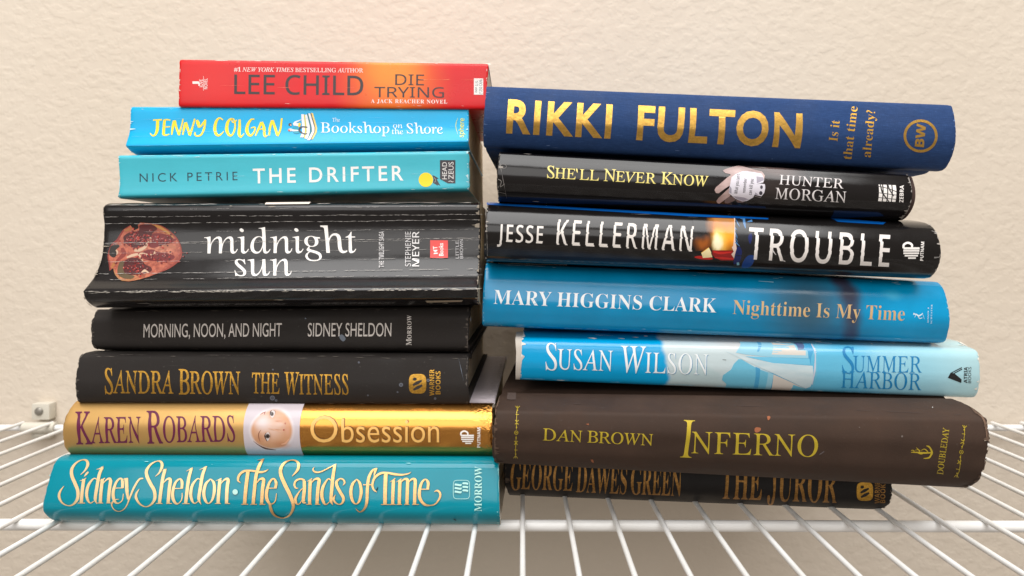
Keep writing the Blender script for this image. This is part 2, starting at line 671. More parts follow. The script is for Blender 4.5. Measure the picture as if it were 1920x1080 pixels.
# ------------------------------------------------------------------ cover materials
def cover_mat(name, col, rough=0.35, kind='paper', var=0.12, paint=None, bk=None, coat=0.0, spec=0.5, dust=0.0):
    """col may be printed over with soft patches: paint = [(x, y, rx, ry, rot, soft, colour, strength, warp)] in photo pixels"""
    k = NT(name)
    c = lin(col)
    base = c
    vec = k.obj
    if paint:
        nz = k.n('ShaderNodeTexNoise'); nz.inputs['Scale'].default_value = 70; nz.inputs['Detail'].default_value = 5
        k.put(nz.inputs['Vector'], k.obj)
        sub = k.n('ShaderNodeVectorMath', operation='SUBTRACT'); k.put(sub.inputs[0], nz.outputs['Color']); sub.inputs[1].default_value = (0.5, 0.5, 0.5)
        for (x, y, rx, ry, rot, soft, pc, st, warp) in paint:
            ce = bk.px(x, y); r = bk.rad(x, y, rx, ry)
            if warp:
                sc = k.n('ShaderNodeVectorMath', operation='MULTIPLY_ADD')
                k.put(sc.inputs[0], sub.outputs[0]); sc.inputs[1].default_value = (warp,) * 3; k.put(sc.inputs[2], k.obj)
                v = sc.outputs[0]
            else:
                v = k.obj
            f = k.ellipse(ce, r, rot, soft, v)
            if st < 1: f = k.math('MULTIPLY', f, st)
            base = k.mix(f, base, lin(pc))
    big = k.noise(k.obj, 45, 4, 0.6)
    fine = k.noise(k.obj, 1500, 3, 0.6)
    dk = k.rng(big, 0.3, 0.7, 1 - var, 1 + var * 0.4)
    cc = k.n('ShaderNodeMix', data_type='RGBA', blend_type='MULTIPLY')
    cc.inputs[0].default_value = 1.0
    k.put(cc.inputs[6], base)
    comb = k.n('ShaderNodeCombineColor')
    for i in range(3): k.put(comb.inputs[i], dk)
    k.put(cc.inputs[7], comb.outputs[0])
    out = cc.outputs[2]
    if kind == 'cloth':
        w1 = k.noise(k.scale(k.obj, (260, 900, 5200)), 1.0, 2)
        w2 = k.noise(k.scale(k.obj, (5200, 900, 420)), 1.0, 2)
        wv = k.math('ADD', k.math('MULTIPLY', w1, 0.65), k.math('MULTIPLY', w2, 0.35))
        lt = tuple(min(1, x * 1.9 + 0.02) for x in c[:3]) + (1,)
        out = k.mix(k.rng(wv, 0.52, 0.72, 0, 0.55), out, lt)
        dk2 = tuple(x * 0.5 for x in c[:3]) + (1,)
        out = k.mix(k.rng(wv, 0.46, 0.34, 0, 0.5), out, dk2)
        h, bs, bd = wv, 0.5, 0.00025
    elif kind == 'board':
        h, bs, bd = fine, 0.35, 0.00015
    else:
        h, bs, bd = k.noise(k.scale(k.obj, (18, 40, 90)), 1.0, 3, 0.5), 0.22, 0.0009
    if dust:
        sp = k.noise(k.obj, 420, 5, 0.8)
        out = k.mix(k.rng(sp, 0.63, 0.8, 0, dust), out, lin((150, 146, 140)))
        # lint and scuffs pulled along the book
        sc2 = k.noise(k.scale(k.obj, (60, 300, 1300)), 1.0, 4, 0.7)
        out = k.mix(k.rng(sc2, 0.66, 0.78, 0, dust * 0.6), out, lin((140, 136, 130)))
    k.put(k.b.inputs['Base Color'], out)
    k.put(k.b.inputs['Roughness'], k.rng(big, 0.3, 0.7, rough * 0.85, min(1, rough * 1.2)))
    k.b.inputs['Specular IOR Level'].default_value = 0.25 if kind in ('board', 'cloth') else spec
    k.b.inputs['Coat Weight'].default_value = coat
    k.b.inputs['Coat Roughness'].default_value = 0.12
    nb = k.bump(h, bs, bd)
    if kind == 'paper':
        nb = k.bump(fine, 0.05, 0.00008, nb)
    k.put(k.b.inputs['Normal'], nb)
    return k.m


# ------------------------------------------------------------------ wall
def build_wall():
    k = NT('textured_wall_paint')
    n1 = k.noise(k.scale(k.obj, (0.85, 1, 1.15)), 125, 3, 0.5)
    n2 = k.noise(k.obj, 420, 3, 0.5)
    v = k.n('ShaderNodeTexVoronoi'); v.inputs['Scale'].default_value = 150; v.feature = 'SMOOTH_F1'
    wp = k.n('ShaderNodeVectorMath', operation='ADD')
    nz = k.n('ShaderNodeTexNoise'); nz.inputs['Scale'].default_value = 90; k.put(nz.inputs['Vector'], k.obj)
    ws = k.scale(nz.outputs['Color'], (0.012, 0.012, 0.012))
    k.put(wp.inputs[0], k.obj); k.put(wp.inputs[1], ws)
    k.put(v.inputs['Vector'], wp.outputs[0])
    blob = k.rng(v.outputs['Distance'], 0.25, 0.6, 1, 0, True)
    h = k.math('ADD', k.math('MULTIPLY', k.rng(n1, 0.4, 0.62, 0, 1, True), 0.7), k.math('ADD', k.math('MULTIPLY', blob, 0.35), k.math('MULTIPLY', n2, 0.14)))
    k.put(k.b.inputs['Normal'], k.bump(h, 0.23, 0.0012))
    big = k.noise(k.obj, 4, 3)
    k.put(k.b.inputs['Base Color'], k.mix(k.rng(big, 0.3, 0.7), lin((212, 200, 184)), lin((217, 206, 191))))
    k.b.inputs['Roughness'].default_value = 0.75
    k.b.inputs['Specular IOR Level'].default_value = 0.25
    bm = bmesh.new()
    Y = 0.549
    vs = [bm.verts.new(p) for p in ((-1.6, Y, -1.0), (1.6, Y, -1.0), (1.6, Y, 1.3), (-1.6, Y, 1.3))]
    bm.faces.new(vs)
    me = bpy.data.meshes.new('wall'); bm.to_mesh(me); bm.free()
    me.materials.append(k.m)
    tag(link('wall', me), 'cream coloured wall with a rough orange peel paint texture', 'wall', kind='structure')


build_wall()


# ------------------------------------------------------------------ wire shelf
def tube(bm, pts, r, seg=10):
    rings = []
    n = len(pts)
    for i, p in enumerate(pts):
        p = Vector(p)
        a = Vector(pts[max(i - 1, 0)]); b = Vector(pts[min(i + 1, n - 1)])
        t = (b - a).normalized()
        x = t.cross(Vector((0, 0, 1)) if abs(t.z) < 0.9 else Vector((1, 0, 0))).normalized()
        y = t.cross(x)
        rings.append([bm.verts.new(p + x * r * math.cos(q * 2 * math.pi / seg) + y * r * math.sin(q * 2 * math.pi / seg)) for q in range(seg)])
    for r0, r1 in zip(rings[:-1], rings[1:]):
        for i in range(seg):
            bm.faces.new((r0[i], r0[(i + 1) % seg], r1[(i + 1) % seg], r1[i]))
    bm.faces.new(rings[0]); bm.faces.new(rings[-1][::-1])


def mesh_obj(name, bm, mat, parent, smooth=True):
    bmesh.ops.recalc_face_normals(bm, faces=bm.faces)
    me = bpy.data.meshes.new(name)
    bm.to_mesh(me); bm.free()
    me.materials.append(mat)
    for p in me.polygons: p.use_smooth = smooth
    if smooth: me.set_sharp_from_angle(angle=math.radians(50))
    return link(name, me, parent)


def white_coating():
    k = NT('white_vinyl_coating')
    f = k.noise(k.obj, 30, 4)
    k.put(k.b.inputs['Base Color'], k.mix(k.rng(f, 0.35, 0.7), lin((238, 238, 237)), lin((226, 225, 221))))
    k.b.inputs['Roughness'].default_value = 0.28
    k.put(k.b.inputs['Normal'], k.bump(k.noise(k.obj, 160, 2), 0.15, 0.0006))
    return k.m


WHITE = white_coating()
shelf = bpy.data.objects.new('wire_shelf', None)
COL.objects.link(shelf)
shelf.location = (0, 0.34, -0.0075)
tag(shelf, 'white vinyl coated wire shelf of thin parallel bars carrying both stacks of books', 'shelf')
OFS = Vector((0, 0.34, -0.0075))
RW, RR = 0.00138, 0.0030


def shelf_tube(name, pts, r, seg=12):
    bm = bmesh.new()
    tube(bm, [Vector(p) - OFS for p in pts], r, seg)
    return mesh_obj(name, bm, WHITE, shelf)


ZR = -RW - RW - RR + 0.0004
for i in range(-30, 31):
    x = 0.0006 + i * 0.02485
    ys = [0.120, 0.20, 0.30, 0.40, 0.48, 0.5418]
    shelf_tube('deck_wire', [(x + random.uniform(-2e-4, 2e-4), y, -RW) for y in ys], RW)
shelf_tube('support_rod', [(-0.80, 0.3485, ZR + 0.0006), (0, 0.3465, ZR), (0.80, 0.3435, ZR - 0.0004)], RR, 18)
shelf_tube('support_rod', [(-0.80, 0.5405, ZR), (0.80, 0.5405, ZR)], 0.0027, 16)
shelf_tube('front_rod', [(-0.80, 0.122, ZR), (0.80, 0.122, ZR)], RR, 14)


def box(bm, lo, hi, bev=0.0):
    r = bmesh.ops.create_cube(bm, size=1)
    for v in r['verts']:
        v.co = Vector((lo[0] + (v.co.x + .5) * (hi[0] - lo[0]), lo[1] + (v.co.y + .5) * (hi[1] - lo[1]), lo[2] + (v.co.z + .5) * (hi[2] - lo[2])))
    if bev:
        es = list({e for v in r['verts'] for e in v.link_edges})
        bmesh.ops.bevel(bm, geom=es, offset=bev, segments=2, affect='EDGES', profile=0.6)


def wall_clip():
    root = bpy.data.objects.new('wall_clip', None)
    COL.objects.link(root)
    bx, by, bz = -0.4065, 0.5490, 0.0
    root.location = (bx, by, bz - 0.008)
    tag(root, 'small off-white plastic wall clip with a grey screw head gripping the rear shelf rod', 'bracket')
    o = Vector((bx, by, bz - 0.008))
    P = basic('clip_plastic', (208, 203, 190), 0.45)
    bm = bmesh.new()
    sh = lambda a: tuple(Vector(a) - o)
    box(bm, sh((bx - 0.0075, by - 0.0085, 0.0012)), sh((bx + 0.0075, by, 0.0150)), 0.001)
    mesh_obj('clip_body', bm, P, root)
    # saddle over the rod
    bm = bmesh.new()
    R0, R1 = 0.0031, 0.0048
    yc, zc = 0.5405, ZR
    rings = []
    for x in (bx - 0.0135, bx + 0.0135):
        ring = []
        for q in range(13):
            t = math.radians(-60 + q * 25)
            ring.append((R1 * math.cos(t), R1 * math.sin(t)))
        for q in range(12, -1, -1):
            t = math.radians(-60 + q * 25)
            ring.append((R0 * math.cos(t), R0 * math.sin(t)))
        rings.append([bm.verts.new(sh((x, yc - c, zc + z))) for c, z in ring])
    n = len(rings[0])
    for i in range(n):
        bm.faces.new((rings[0][i], rings[0][(i + 1) % n], rings[1][(i + 1) % n], rings[1][i]))
    for r in rings:
        for i in range(12):
            bm.faces.new((r[i], r[i + 1], r[n - 2 - i], r[n - 1 - i]))
    mesh_obj('rod_saddle', bm, P, root)
    bm = bmesh.new()
    box(bm, sh((bx - 0.009, by - 0.0075, ZR - 0.0098)), sh((bx + 0.007, by, ZR - 0.0052)), 0.0014)
    box(bm, sh((bx - 0.004, by - 0.010, ZR - 0.0072)), sh((bx + 0.005, by - 0.0070, ZR - 0.0044)), 0.001)
    mesh_obj('lower_prong', bm, P, root)
    bm = bmesh.new()
    bmesh.ops.create_uvsphere(bm, u_segments=20, v_segments=10, radius=0.0036)
    for v in bm.verts: v.co = Vector((v.co.x - 0.001, v.co.y * 0.45 - 0.0088 + 0.0, v.co.z + 0.0085)) + Vector((bx, by, 0)) - o
    mesh_obj('screw_head', bm, basic('screw_steel', (150, 146, 138), 0.45, 0.7), root)


wall_clip()

# ================================================================== LEFT STACK
WHT = ink((240, 236, 232))
GOLD = foil((222, 170, 72), 0.3, 0.45)
CRACK = ink((205, 200, 194), 0.8)

# ---- red paperback on top
b = Book('red and orange paperback on top of the left stack with a small white price sticker', (334.5, 200, .364), (914, 205, .364), 'L',
         [(340, 111.8), (336.6, 114), (335.8, 130), (335.2, 155), (334.6, 185), (335, 198), (337, 201)], ((914, 120), (914, 205.5)), 0.106, False, 0.0004, 0.00022)
b.body(cover_mat('red_cover', (214, 18, 26), 0.3, bk=b, coat=0.0, spec=.35, var=0.08, paint=[
    (395, 150, 110, 90, 0, 0.9, (222, 42, 40), 0.7, 0), (735, 155, 125, 130, 0, 0.9, (238, 120, 36), 1, 0.004), (735, 130, 80, 60, 0, 0.9, (246, 150, 48), 0.8, 0.004)]))
BLK = ink((44, 30, 34), 0.35)
PNK = ink((246, 226, 222))
b.begin('author_lettering').text('LEE CHILD', 'sans', (439, 176), (681, 178.5), 36, BLK, off=0.006).end()
b.begin('title_lettering').text('DIE', 'sans', (741, 159.2), (795, 160), 20, BLK).text('TRYING', 'sans', (702, 182.3), (832.5, 183.2), 19.4, BLK).end()
b.begin('blurb_lettering')
b.text([('#1 ', 1, 0, 'serif'), ('NEW YORK TIMES ', 1, 0, 'ital'), ('BESTSELLING AUTHOR', 1, 0, 'roman')], 'roman', (439, 134), (681, 136), 7.8, PNK, off=0.003)
b.text('A JACK REACHER NOVEL', 'serif', (695.6, 193), (838.6, 194.3), 7, PNK, track=1.15).end()
b.begin('publisher_mark').text('J', 'sansb', (371.5, 161), (371.5, 152.5), 10, PNK, off=0.03).text('JOVE', 'sans', (380.3, 164.4), (380.3, 149), 6.2, PNK, off=0.012)
b.text('NOVEL', 'sans', (389, 167), (389, 147), 6.2, PNK, off=0.012).rib([(381.7, 170), (381.7, 143)], .7, PNK).end()
b.begin('price_sticker').poly([(888.6, 147), (906, 147.3), (906, 177.8), (888.6, 177.5)], ink((236, 234, 230), 0.6))
b.text('999 U.S.', 'sans', (896.5, 173.5), (896.5, 151), 5.4, ink((60, 58, 60)), off=0.01).text('(1250 CAN)', 'sans', (904, 176.6), (904, 149), 5.4, ink((60, 58, 60)), off=0.01).end()
b.begin('spine_creases').crease(520, 905, 164, 164.5, ink((240, 120, 100), 0.7), .6, .4, 3).crease(700, 905, 148, 150, ink((246, 150, 110), 0.7), .5, .35, 4)
b.crease(345, 600, 160, 161, ink((240, 110, 96), 0.7), .5, .22, 5).crease(340, 910, 113.2, 118.5, ink((246, 190, 180), 0.7), 1.0, .45, 6).crease(905, 921, 120, 121, ink((236, 225, 215), .7), 1.5, 1, 8).end()
b.wear((236, 190, 180), 1, 26, 12, .8)

# ---- sky blue paperback
b = Book('bright blue paperback with yellow brush lettering, just under the red paperback', (254, 290.5, .370), (881, 281, .370), 'L',
         [(247, 200.6), (244.6, 203), (244, 220), (243.6, 238), (241.6, 252), (238, 264), (235.6, 271), (236.4, 275.5), (243, 283), (254, 290.5)], ((884, 203.6), (880, 281)), 0.128, False, 0.0004, 0.00014, sub=2)
b.body(cover_mat('blue_cover', (0, 172, 226), 0.3, bk=b, coat=0.0, spec=.35, var=0.06))
YEL = ink((250, 218, 30))
A_, B_ = (270, 205, 12), (390, 205, 12)
b.begin('author_lettering')
for xf, pts, ws in (
        (A_, [(205, 242), (405, 235)], [28, 36]), (A_, [(308, 240), (306, 380), (295, 480), (260, 565), (210, 595), (165, 570), (142, 535)], [66, 72, 66, 48, 30, 26, 20]),
        (A_, [(465, 235), (450, 400), (440, 572)], [58, 62, 62]), (A_, [(450, 240), (530, 232), (595, 246)], [40, 30, 26]), (A_, [(450, 398), (590, 390)], 28), (A_, [(430, 570), (500, 580), (575, 560)], [40, 34, 20]),
        (A_, [(625, 575), (650, 400), (685, 255)], [30, 58, 66]), (A_, [(690, 250), (735, 420), (790, 575)], [58, 50, 52]), (A_, [(785, 585), (840, 400), (882, 212)], [50, 32, 28]),
        (A_, [(875, 575), (905, 420), (935, 300)], [30, 55, 60]), (A_, [(940, 292), (985, 430), (1030, 580)], [60, 56, 52]), (A_, [(1030, 592), (1085, 430), (1145, 215)], [52, 46, 34]),
        (A_, [(1192, 240), (1218, 310), (1240, 372)], [50, 86, 50]), (A_, [(1205, 300), (1225, 385), (1280, 380), (1330, 310), (1385, 240)], [30, 46, 44, 36, 40]),
        (A_, [(1382, 232), (1356, 430), (1290, 570), (1200, 603), (1150, 570), (1152, 520)], [46, 50, 40, 30, 34, 36]),
        (B_, [(342, 240), (260, 195), (190, 270), (155, 420), (180, 545), (240, 590), (310, 550), (362, 492)], [22, 32, 58, 72, 66, 46, 30, 16]),
        (B_, [(560, 215), (500, 225), (445, 300), (424, 450), (470, 570), (540, 582), (598, 470), (612, 330), (580, 225), (535, 228), (556, 290), (600, 288), (652, 240)], [34, 40, 66, 78, 58, 40, 40, 36, 30, 24, 24, 26, 22]),
        (B_, [(714, 228), (712, 400), (702, 555), (738, 618), (790, 580), (816, 545)], [46, 64, 68, 46, 24, 16]),
        (B_, [(1045, 225), (980, 226), (905, 330), (876, 460), (910, 560), (970, 590), (1040, 510), (1062, 418), (1020, 405), (965, 428)], [24, 38, 62, 76, 64, 46, 34, 34, 26, 18]),
        (B_, [(1072, 600), (1130, 460), (1205, 290)], [26, 46, 56]), (B_, [(1210, 285), (1262, 420), (1272, 575), (1300, 615), (1345, 585)], [58, 64, 58, 36, 18]), (B_, [(1160, 450), (1260, 438)], 24),
        (B_, [(1378, 588), (1400, 400), (1445, 250)], [40, 54, 56]), (B_, [(1450, 245), (1512, 420), (1565, 592)], [56, 62, 52]), (B_, [(1562, 605), (1630, 460), (1664, 202)], [46, 40, 40])):
    b.rib(pts, ws, YEL, xf)
b.end()
PW = ink((228, 240, 246))
b.begin('title_lettering').text('The', 'roman', (623, 228.3), (637.5, 228.6), 7, PW).text('Bookshop', 'roman', (601, 248.6), (730, 249.8), 19, PW, off=.001)
b.text('on', 'roman', (737, 240.2), (755, 240.5), 10.5, PW).text('the', 'roman', (734.5, 251.6), (756, 252), 10.5, PW).text('Shore', 'roman', (762.5, 250.2), (830.5, 251), 18.5, PW, off=.001).end()
b.begin('publisher_mark').text('sphere', 'sans', (869, 258), (870.5, 222), 9, ink((225, 222, 60)), off=.008).rib([(858.5, 221), (855.2, 231), (855.2, 241), (858.5, 252)], [.3, 1, 1, .3], ink((225, 222, 60))).end()
b.begin('cover_picture')
Q = (530, 200, 15.425)
TEAL_D, CRM, YL2, CHR = ink((20, 105, 120)), ink((226, 226, 230)), ink((236, 205, 110)), ink((50, 48, 62))
for pts, m in (([(820, 180), (880, 190), (1000, 620), (990, 740), (870, 950), (830, 945), (950, 700)], YL2), ([(800, 190), (830, 185), (950, 610), (945, 720), (830, 950), (800, 960), (920, 700), (905, 600)], CHR),
               ([(742, 200), (800, 196), (925, 610), (920, 720), (790, 975), (705, 965), (850, 715), (840, 610)], CRM), ([(705, 200), (742, 195), (845, 610), (850, 720), (730, 950), (700, 940), (800, 720), (780, 560)], TEAL_D),
               ([(645, 240), (705, 225), (790, 570), (785, 740), (725, 930), (640, 930), (700, 720), (680, 560)], CRM), ([(620, 230), (648, 235), (690, 560), (690, 740), (645, 930), (612, 890), (650, 720), (640, 500)], ink((200, 190, 70))),
               ([(540, 220), (615, 220), (648, 560), (640, 740), (600, 895), (510, 890), (570, 740), (560, 560)], CRM),
               ([(460, 480), (500, 462), (530, 500), (510, 570), (470, 605), (450, 560)], ink((245, 205, 40))),
               ([(300, 490), (350, 430), (540, 370), (545, 385), (390, 470), (460, 480), (450, 570), (320, 550)], CRM),
               ([(270, 670), (300, 660), (470, 680), (470, 705), (290, 715)], CRM),
               ([(290, 590), (450, 600), (470, 650), (440, 680), (300, 650)], ink((0, 150, 175))), ([(280, 720), (460, 712), (500, 760), (420, 790), (330, 770)], ink((0, 150, 175)))):
    b.poly(pts, m, xf=Q)
b.disc(530 + 220 / Q[2], 200 + 520 / Q[2], 3.2, 2.8, ink((70, 40, 45))).disc(530 + 238 / Q[2], 200 + 535 / Q[2], 1.6, 1.4, ink((225, 180, 165)))
b.disc(530 + 225 / Q[2], 200 + 675 / Q[2], 4.2, 2.6, ink((232, 206, 196))).disc(530 + 190 / Q[2], 200 + 680 / Q[2], 2.2, 2.3, ink((196, 90, 60)))
b.rib([(720, 600), (560, 590), (490, 650), (490, 700), (560, 760), (640, 795), (720, 785)], [40, 36, 55, 55, 40, 40, 30], CHR, Q).end()
b.begin('spine_creases')
LB = ink((110, 205, 238), 0.6)
for q, (y0, y1, fl) in enumerate(((224, 220, .18), (237, 237.5, .3), (247, 246, .22), (256, 254, .15), (232, 230, .15))):
    b.crease(246, 880, y0, y1, LB, .5, fl, 20 + q, .5)
b.crease(250, 884, 202.6, 205, LB, .8, .7, 31, .3).crease(240, 880, 273, 274.4, LB, .6, .6, 32, .3).end()
b.wear((190, 226, 240), 2, 14, 12, .7)

# ---- turquoise paperback
b = Book('turquoise paperback with a yellow disc beside a black box on its spine', (222, 369, .3604), (880, 357, .360), 'L',
         [(224, 291.5), (220.8, 295), (221, 305), (222, 328), (222.2, 350), (221.8, 364), (223, 369), (226.6, 372.6)], ((880, 283.2), (880, 358)), 0.128, False, 0.0004, 0.0003)
b.body(cover_mat('turquoise_cover', (62, 184, 202), 0.42, bk=b, var=0.05, coat=0.1))
b.begin('author_lettering').text('NICK PETRIE', 'gill', (262, 341.3), (445.5, 337.9), 16, ink((30, 62, 76)), track=1.42, off=-.004).end()
b.begin('title_lettering').text('THE DRIFTER', 'gill', (474.5, 343.7), (756.5, 338), 27, ink((240, 238, 236)), off=.011, track=1.3).end()
b.begin('publisher_mark').disc(798.5, 337.1, 13.4, 13.4, ink((246, 214, 8)))
Q = (730, 280, 10.8)
DG = ink((58, 54, 60))
b.poly([(872, 520), (930, 545), (1000, 590), (960, 605), (1035, 740), (985, 712), (980, 735), (885, 678), (895, 600)], DG, xf=Q).rib([(905, 570), (940, 620), (920, 670)], 6, ink((190, 190, 190)), Q)
b.poly([(1025, 218), (1338, 218), (1338, 690), (1185, 690), (1025, 600)], DG, xf=Q)
LG = ink((225, 222, 220))
b.text('HEAD', 'gill', (837.9, 336), (837.9, 304), 8.8, LG).text('ZEUS', 'gill', (850.4, 336), (850.4, 303.6), 9.4, LG)
b.rib([(1200, 655), (1225, 640)], 12, LG, Q).rib([(1235, 640), (1275, 660), (1300, 650)], [14, 10, 4], LG, Q).end()
b.begin('spine_creases')
LT = ink((150, 215, 226), 0.6)
b.crease(226, 880, 293.2, 284.4, LT, .9, .75, 41, .35).crease(600, 876, 329, 324, LT, .6, .45, 42, .4).crease(230, 600, 330, 330, LT, .4, .15, 43).crease(228, 880, 371, 357.4, LT, .5, .5, 45, .3).end()
b.wear((196, 226, 230), 3, 26, 16, .9)

# ---- thick black paperback
b = Book('very thick black paperback with cracked spine and a cut pomegranate picture', (179, 577, .347), (900, 571, .347), 'L',
         [(204, 381), (197, 384), (193.4, 390), (193.8, 404), (195.4, 420), (195.3, 438), (194, 454), (190.6, 476), (184, 500), (175, 521), (164, 535), (155.2, 545.5), (155.6, 550), (159, 560), (167, 569.5), (179.4, 577)],
         ((903, 379.5), (902, 572)), 0.140, False, 0.0005, 0.00022, sub=2)
b.body(cover_mat('black_paperback_cover', (27, 25, 26), 0.17, bk=b, var=0.2, coat=0.0, spec=0.45))
b.begin('title_lettering').text('midnight', 'roman', (383, 475.3), (668, 474), 47, WHT, off=-.002).text('sun', 'roman', (440, 517.3), (547.5, 516.6), 46.5, WHT, off=-.002).end()
b.begin('cover_picture')
Q = (190, 400, 7.71)


def pome():
    k = NT('pomegranate_print')
    bs = lin((178, 96, 72))
    for (x, y, rx, ry, soft, c, st) in ((300, 470, 40, 26, .8, (196, 124, 96), 1), (205, 430, 22, 50, .9, (158, 62, 52), .8), (240, 520, 50, 16, .9, (186, 130, 86), .8), (322, 425, 26, 30, .9, (186, 132, 68), .8), (330, 500, 24, 40, .9, (146, 60, 46), .8)):
        p = b.px(x, y); r = b.rad(x, y, rx, ry)
        f = k.ellipse(p, r, 0, soft)
        bs = k.mix(k.math('MULTIPLY', f, st), bs, lin(c))
    n = k.noise(k.obj, 420, 4, 0.7)
    bs = k.mix(k.rng(n, 0.42, 0.66, 0, .75), bs, lin((100, 27, 24)))
    k.put(k.b.inputs['Base Color'], bs)
    k.b.inputs['Roughness'].default_value = 0.3
    return k.m


POM = pome()
b.poly([(295, 285), (335, 235), (420, 172), (445, 200), (480, 245), (540, 215), (528, 170), (560, 135), (720, 145), (860, 180), (980, 250), (1080, 340), (1140, 440), (1165, 540), (1150, 640), (1080, 730), (960, 810), (840, 860), (720, 905), (560, 955), (400, 985), (300, 975), (230, 920), (185, 850), (175, 790), (125, 830), (120, 730), (100, 610), (150, 460), (230, 390)], POM, xf=Q)
b.rib([(125, 830), (120, 730), (100, 610), (150, 460), (230, 390), (295, 285), (335, 235), (420, 176)], [10, 22, 16, 20, 30, 24, 20, 8], ink((126, 42, 36), .3), Q).rib([(720, 150), (860, 185), (980, 255), (1075, 345), (1132, 440), (1155, 540), (1142, 636), (1072, 722), (955, 800), (840, 850)], [14, 20, 16, 20, 18, 24, 34, 30, 26, 14], ink((131, 50, 36), .3), Q).rib([(730, 165), (850, 205), (960, 275), (1040, 350)], [20, 40, 30, 12], ink((173, 120, 61), .3), Q).rib([(330, 250), (400, 230), (440, 200)], [30, 50, 20], ink((156, 94, 56), .3), Q).rib([(150, 790), (190, 730), (250, 680)], [30, 46, 20], ink((159, 100, 56), .3), Q).rib([(300, 500), (330, 580), (280, 640), (220, 690)], [40, 70, 50, 30], ink((126, 47, 38), .3), Q).rib([(860, 520), (960, 470), (1080, 500)], [30, 60, 40], ink((162, 95, 70), .3), Q)
DKR, MIDR, BRT, CRMP, OLV = ink((72, 15, 18), .3), ink((107, 22, 24), .3), ink((164, 44, 31), .3), ink((194, 162, 136), .4), ink((80, 63, 34), .4)
b.poly([(320, 340), (400, 280), (540, 250), (560, 170), (720, 160), (810, 220), (740, 290), (700, 400), (640, 460), (500, 500), (400, 470), (340, 410)], DKR, True, Q)
b.poly([(740, 300), (860, 290), (1000, 330), (1055, 390), (1010, 430), (880, 460), (760, 500), (690, 470), (720, 380)], MIDR, True, Q)
b.poly([(600, 560), (720, 520), (840, 560), (960, 580), (1060, 620), (1030, 670), (900, 690), (740, 690), (600, 650)], MIDR, True, Q)
b.poly([(340, 690), (440, 640), (560, 660), (640, 740), (720, 780), (720, 840), (560, 880), (420, 890), (330, 850), (310, 770)], DKR, True, Q)
b.poly([(260, 720), (330, 690), (320, 790), (350, 870), (480, 905), (430, 950), (300, 930), (235, 860)], OLV, True, Q)
b.poly([(150, 470), (240, 450), (265, 480), (215, 530), (225, 600), (180, 640), (120, 600), (125, 520)], ink((28, 21, 15), .3), True, Q)
R = random.Random(5)
b.rib([(480, 540), (560, 530), (640, 480), (710, 350), (720, 420)], [30, 46, 40, 16, 10], CRMP, Q).rib([(370, 640), (450, 610), (540, 600), (600, 690)], [24, 40, 36, 10], CRMP, Q).rib([(480, 590), (600, 580), (700, 600), (790, 560)], [14, 22, 20, 34], CRMP, Q)
b.rib([(215, 530), (235, 560), (225, 600)], [20, 26, 8], CRMP, Q).rib([(185, 800), (210, 880), (280, 955), (380, 970), (520, 945)], [10, 20, 16, 14, 8], ink((156, 107, 63)), Q).rib([(580, 860), (630, 830), (690, 860)], [10, 40, 12], CRMP, Q)
b.step = 0.0000004
for i in range(300):
    t = R.random()
    if t < .36: x, y = R.gauss(520, 90), R.gauss(370, 62)
    elif t < .56: x, y = R.gauss(890, 85), R.gauss(390, 42)
    elif t < .78: x, y = R.gauss(800, 130), R.gauss(620, 34)
    else: x, y = R.gauss(500, 90), R.gauss(780, 60)
    m = R.choice([BRT, MIDR, MIDR, DKR, ink((134, 30, 28), .3)])
    b.disc(190 + x / Q[2], 400 + y / Q[2], R.uniform(1.2, 2.9), R.uniform(1, 1.9), m, R.uniform(0, 3), 9)
    if R.random() < .5: b.disc(190 + (x - 4) / Q[2], 400 + (y - 5) / Q[2], R.uniform(.4, 1.2), R.uniform(.3, .6), ink((198, 156, 148)), R.uniform(0, 3), 6)
b.step = 0.0000022
b.rib([(1165, 560), (1190, 575), (1215, 572)], [6, 5, 3], BRT, Q).disc(351, 474.5, 1.6, .9, BRT).disc(336, 491, 2.4, .9, BRT)
b.end()
b.begin('author_lettering').text('STEPHENIE', 'sans', (770.5, 500), (770.5, 434.5), 10.4, ink((205, 203, 204))).text('MEYER', 'sans', (786, 500), (786, 434.2), 12.8, ink((222, 220, 220)), off=.006).end()
b.begin('blurb_lettering').text('THE TWILIGHT SAGA', 'sansb', (720.3, 502), (720.3, 434), 9.6, ink((205, 203, 204)), off=-.01).end()
b.begin('publisher_mark').poly([(806.7, 450.5), (840, 450.7), (840, 484), (806.7, 484)], ink((214, 62, 58)))
b.text('MT', 'gill', (821, 476), (819.5, 461), 7.5, WHT, off=.014).text('Books', 'gill', (831.5, 480), (831, 456), 8, WHT, off=.014)
b.text('LITTLE,', 'sans', (860.2, 485), (860.2, 450), 5.6, ink((190, 188, 190))).text('BROWN', 'sans', (868.3, 485), (868.3, 449), 5.8, ink((190, 188, 190))).end()
b.begin('spine_creases')
for q, (y0, y1, wd, fl) in enumerate(((406.5, 402, .9, .75), (419.4, 412, .95, .8), (435.5, 429.5, .5, .4), (456.5, 446.5, .9, .7), (459, 450, .5, .45), (475.5, 467, .45, .4), (492, 484, .5, .4), (514, 504.5, .8, .65), (525.5, 516, .6, .5), (394, 386, .4, .2))):
    b.crease(196 if y0 < 460 else 186, 904, y0, y1, ink((178, 174, 170), .8), wd * .8, min(.92, fl + .22), 50 + q, .75, 5)
for q in range(3):
    b.crease(160, 904, 546.6 + q * .9, 541.2 + q * .9, ink((190, 184, 174), .8), .62, .62, 70 + q, .55, 4)
b.crease(205, 902, 385.5, 381, ink((170, 166, 160), .8), .7, .6, 76).crease(172, 520, 569, 568, ink((120, 116, 110), .8), .6, .25, 77, 1.5)
b.end()
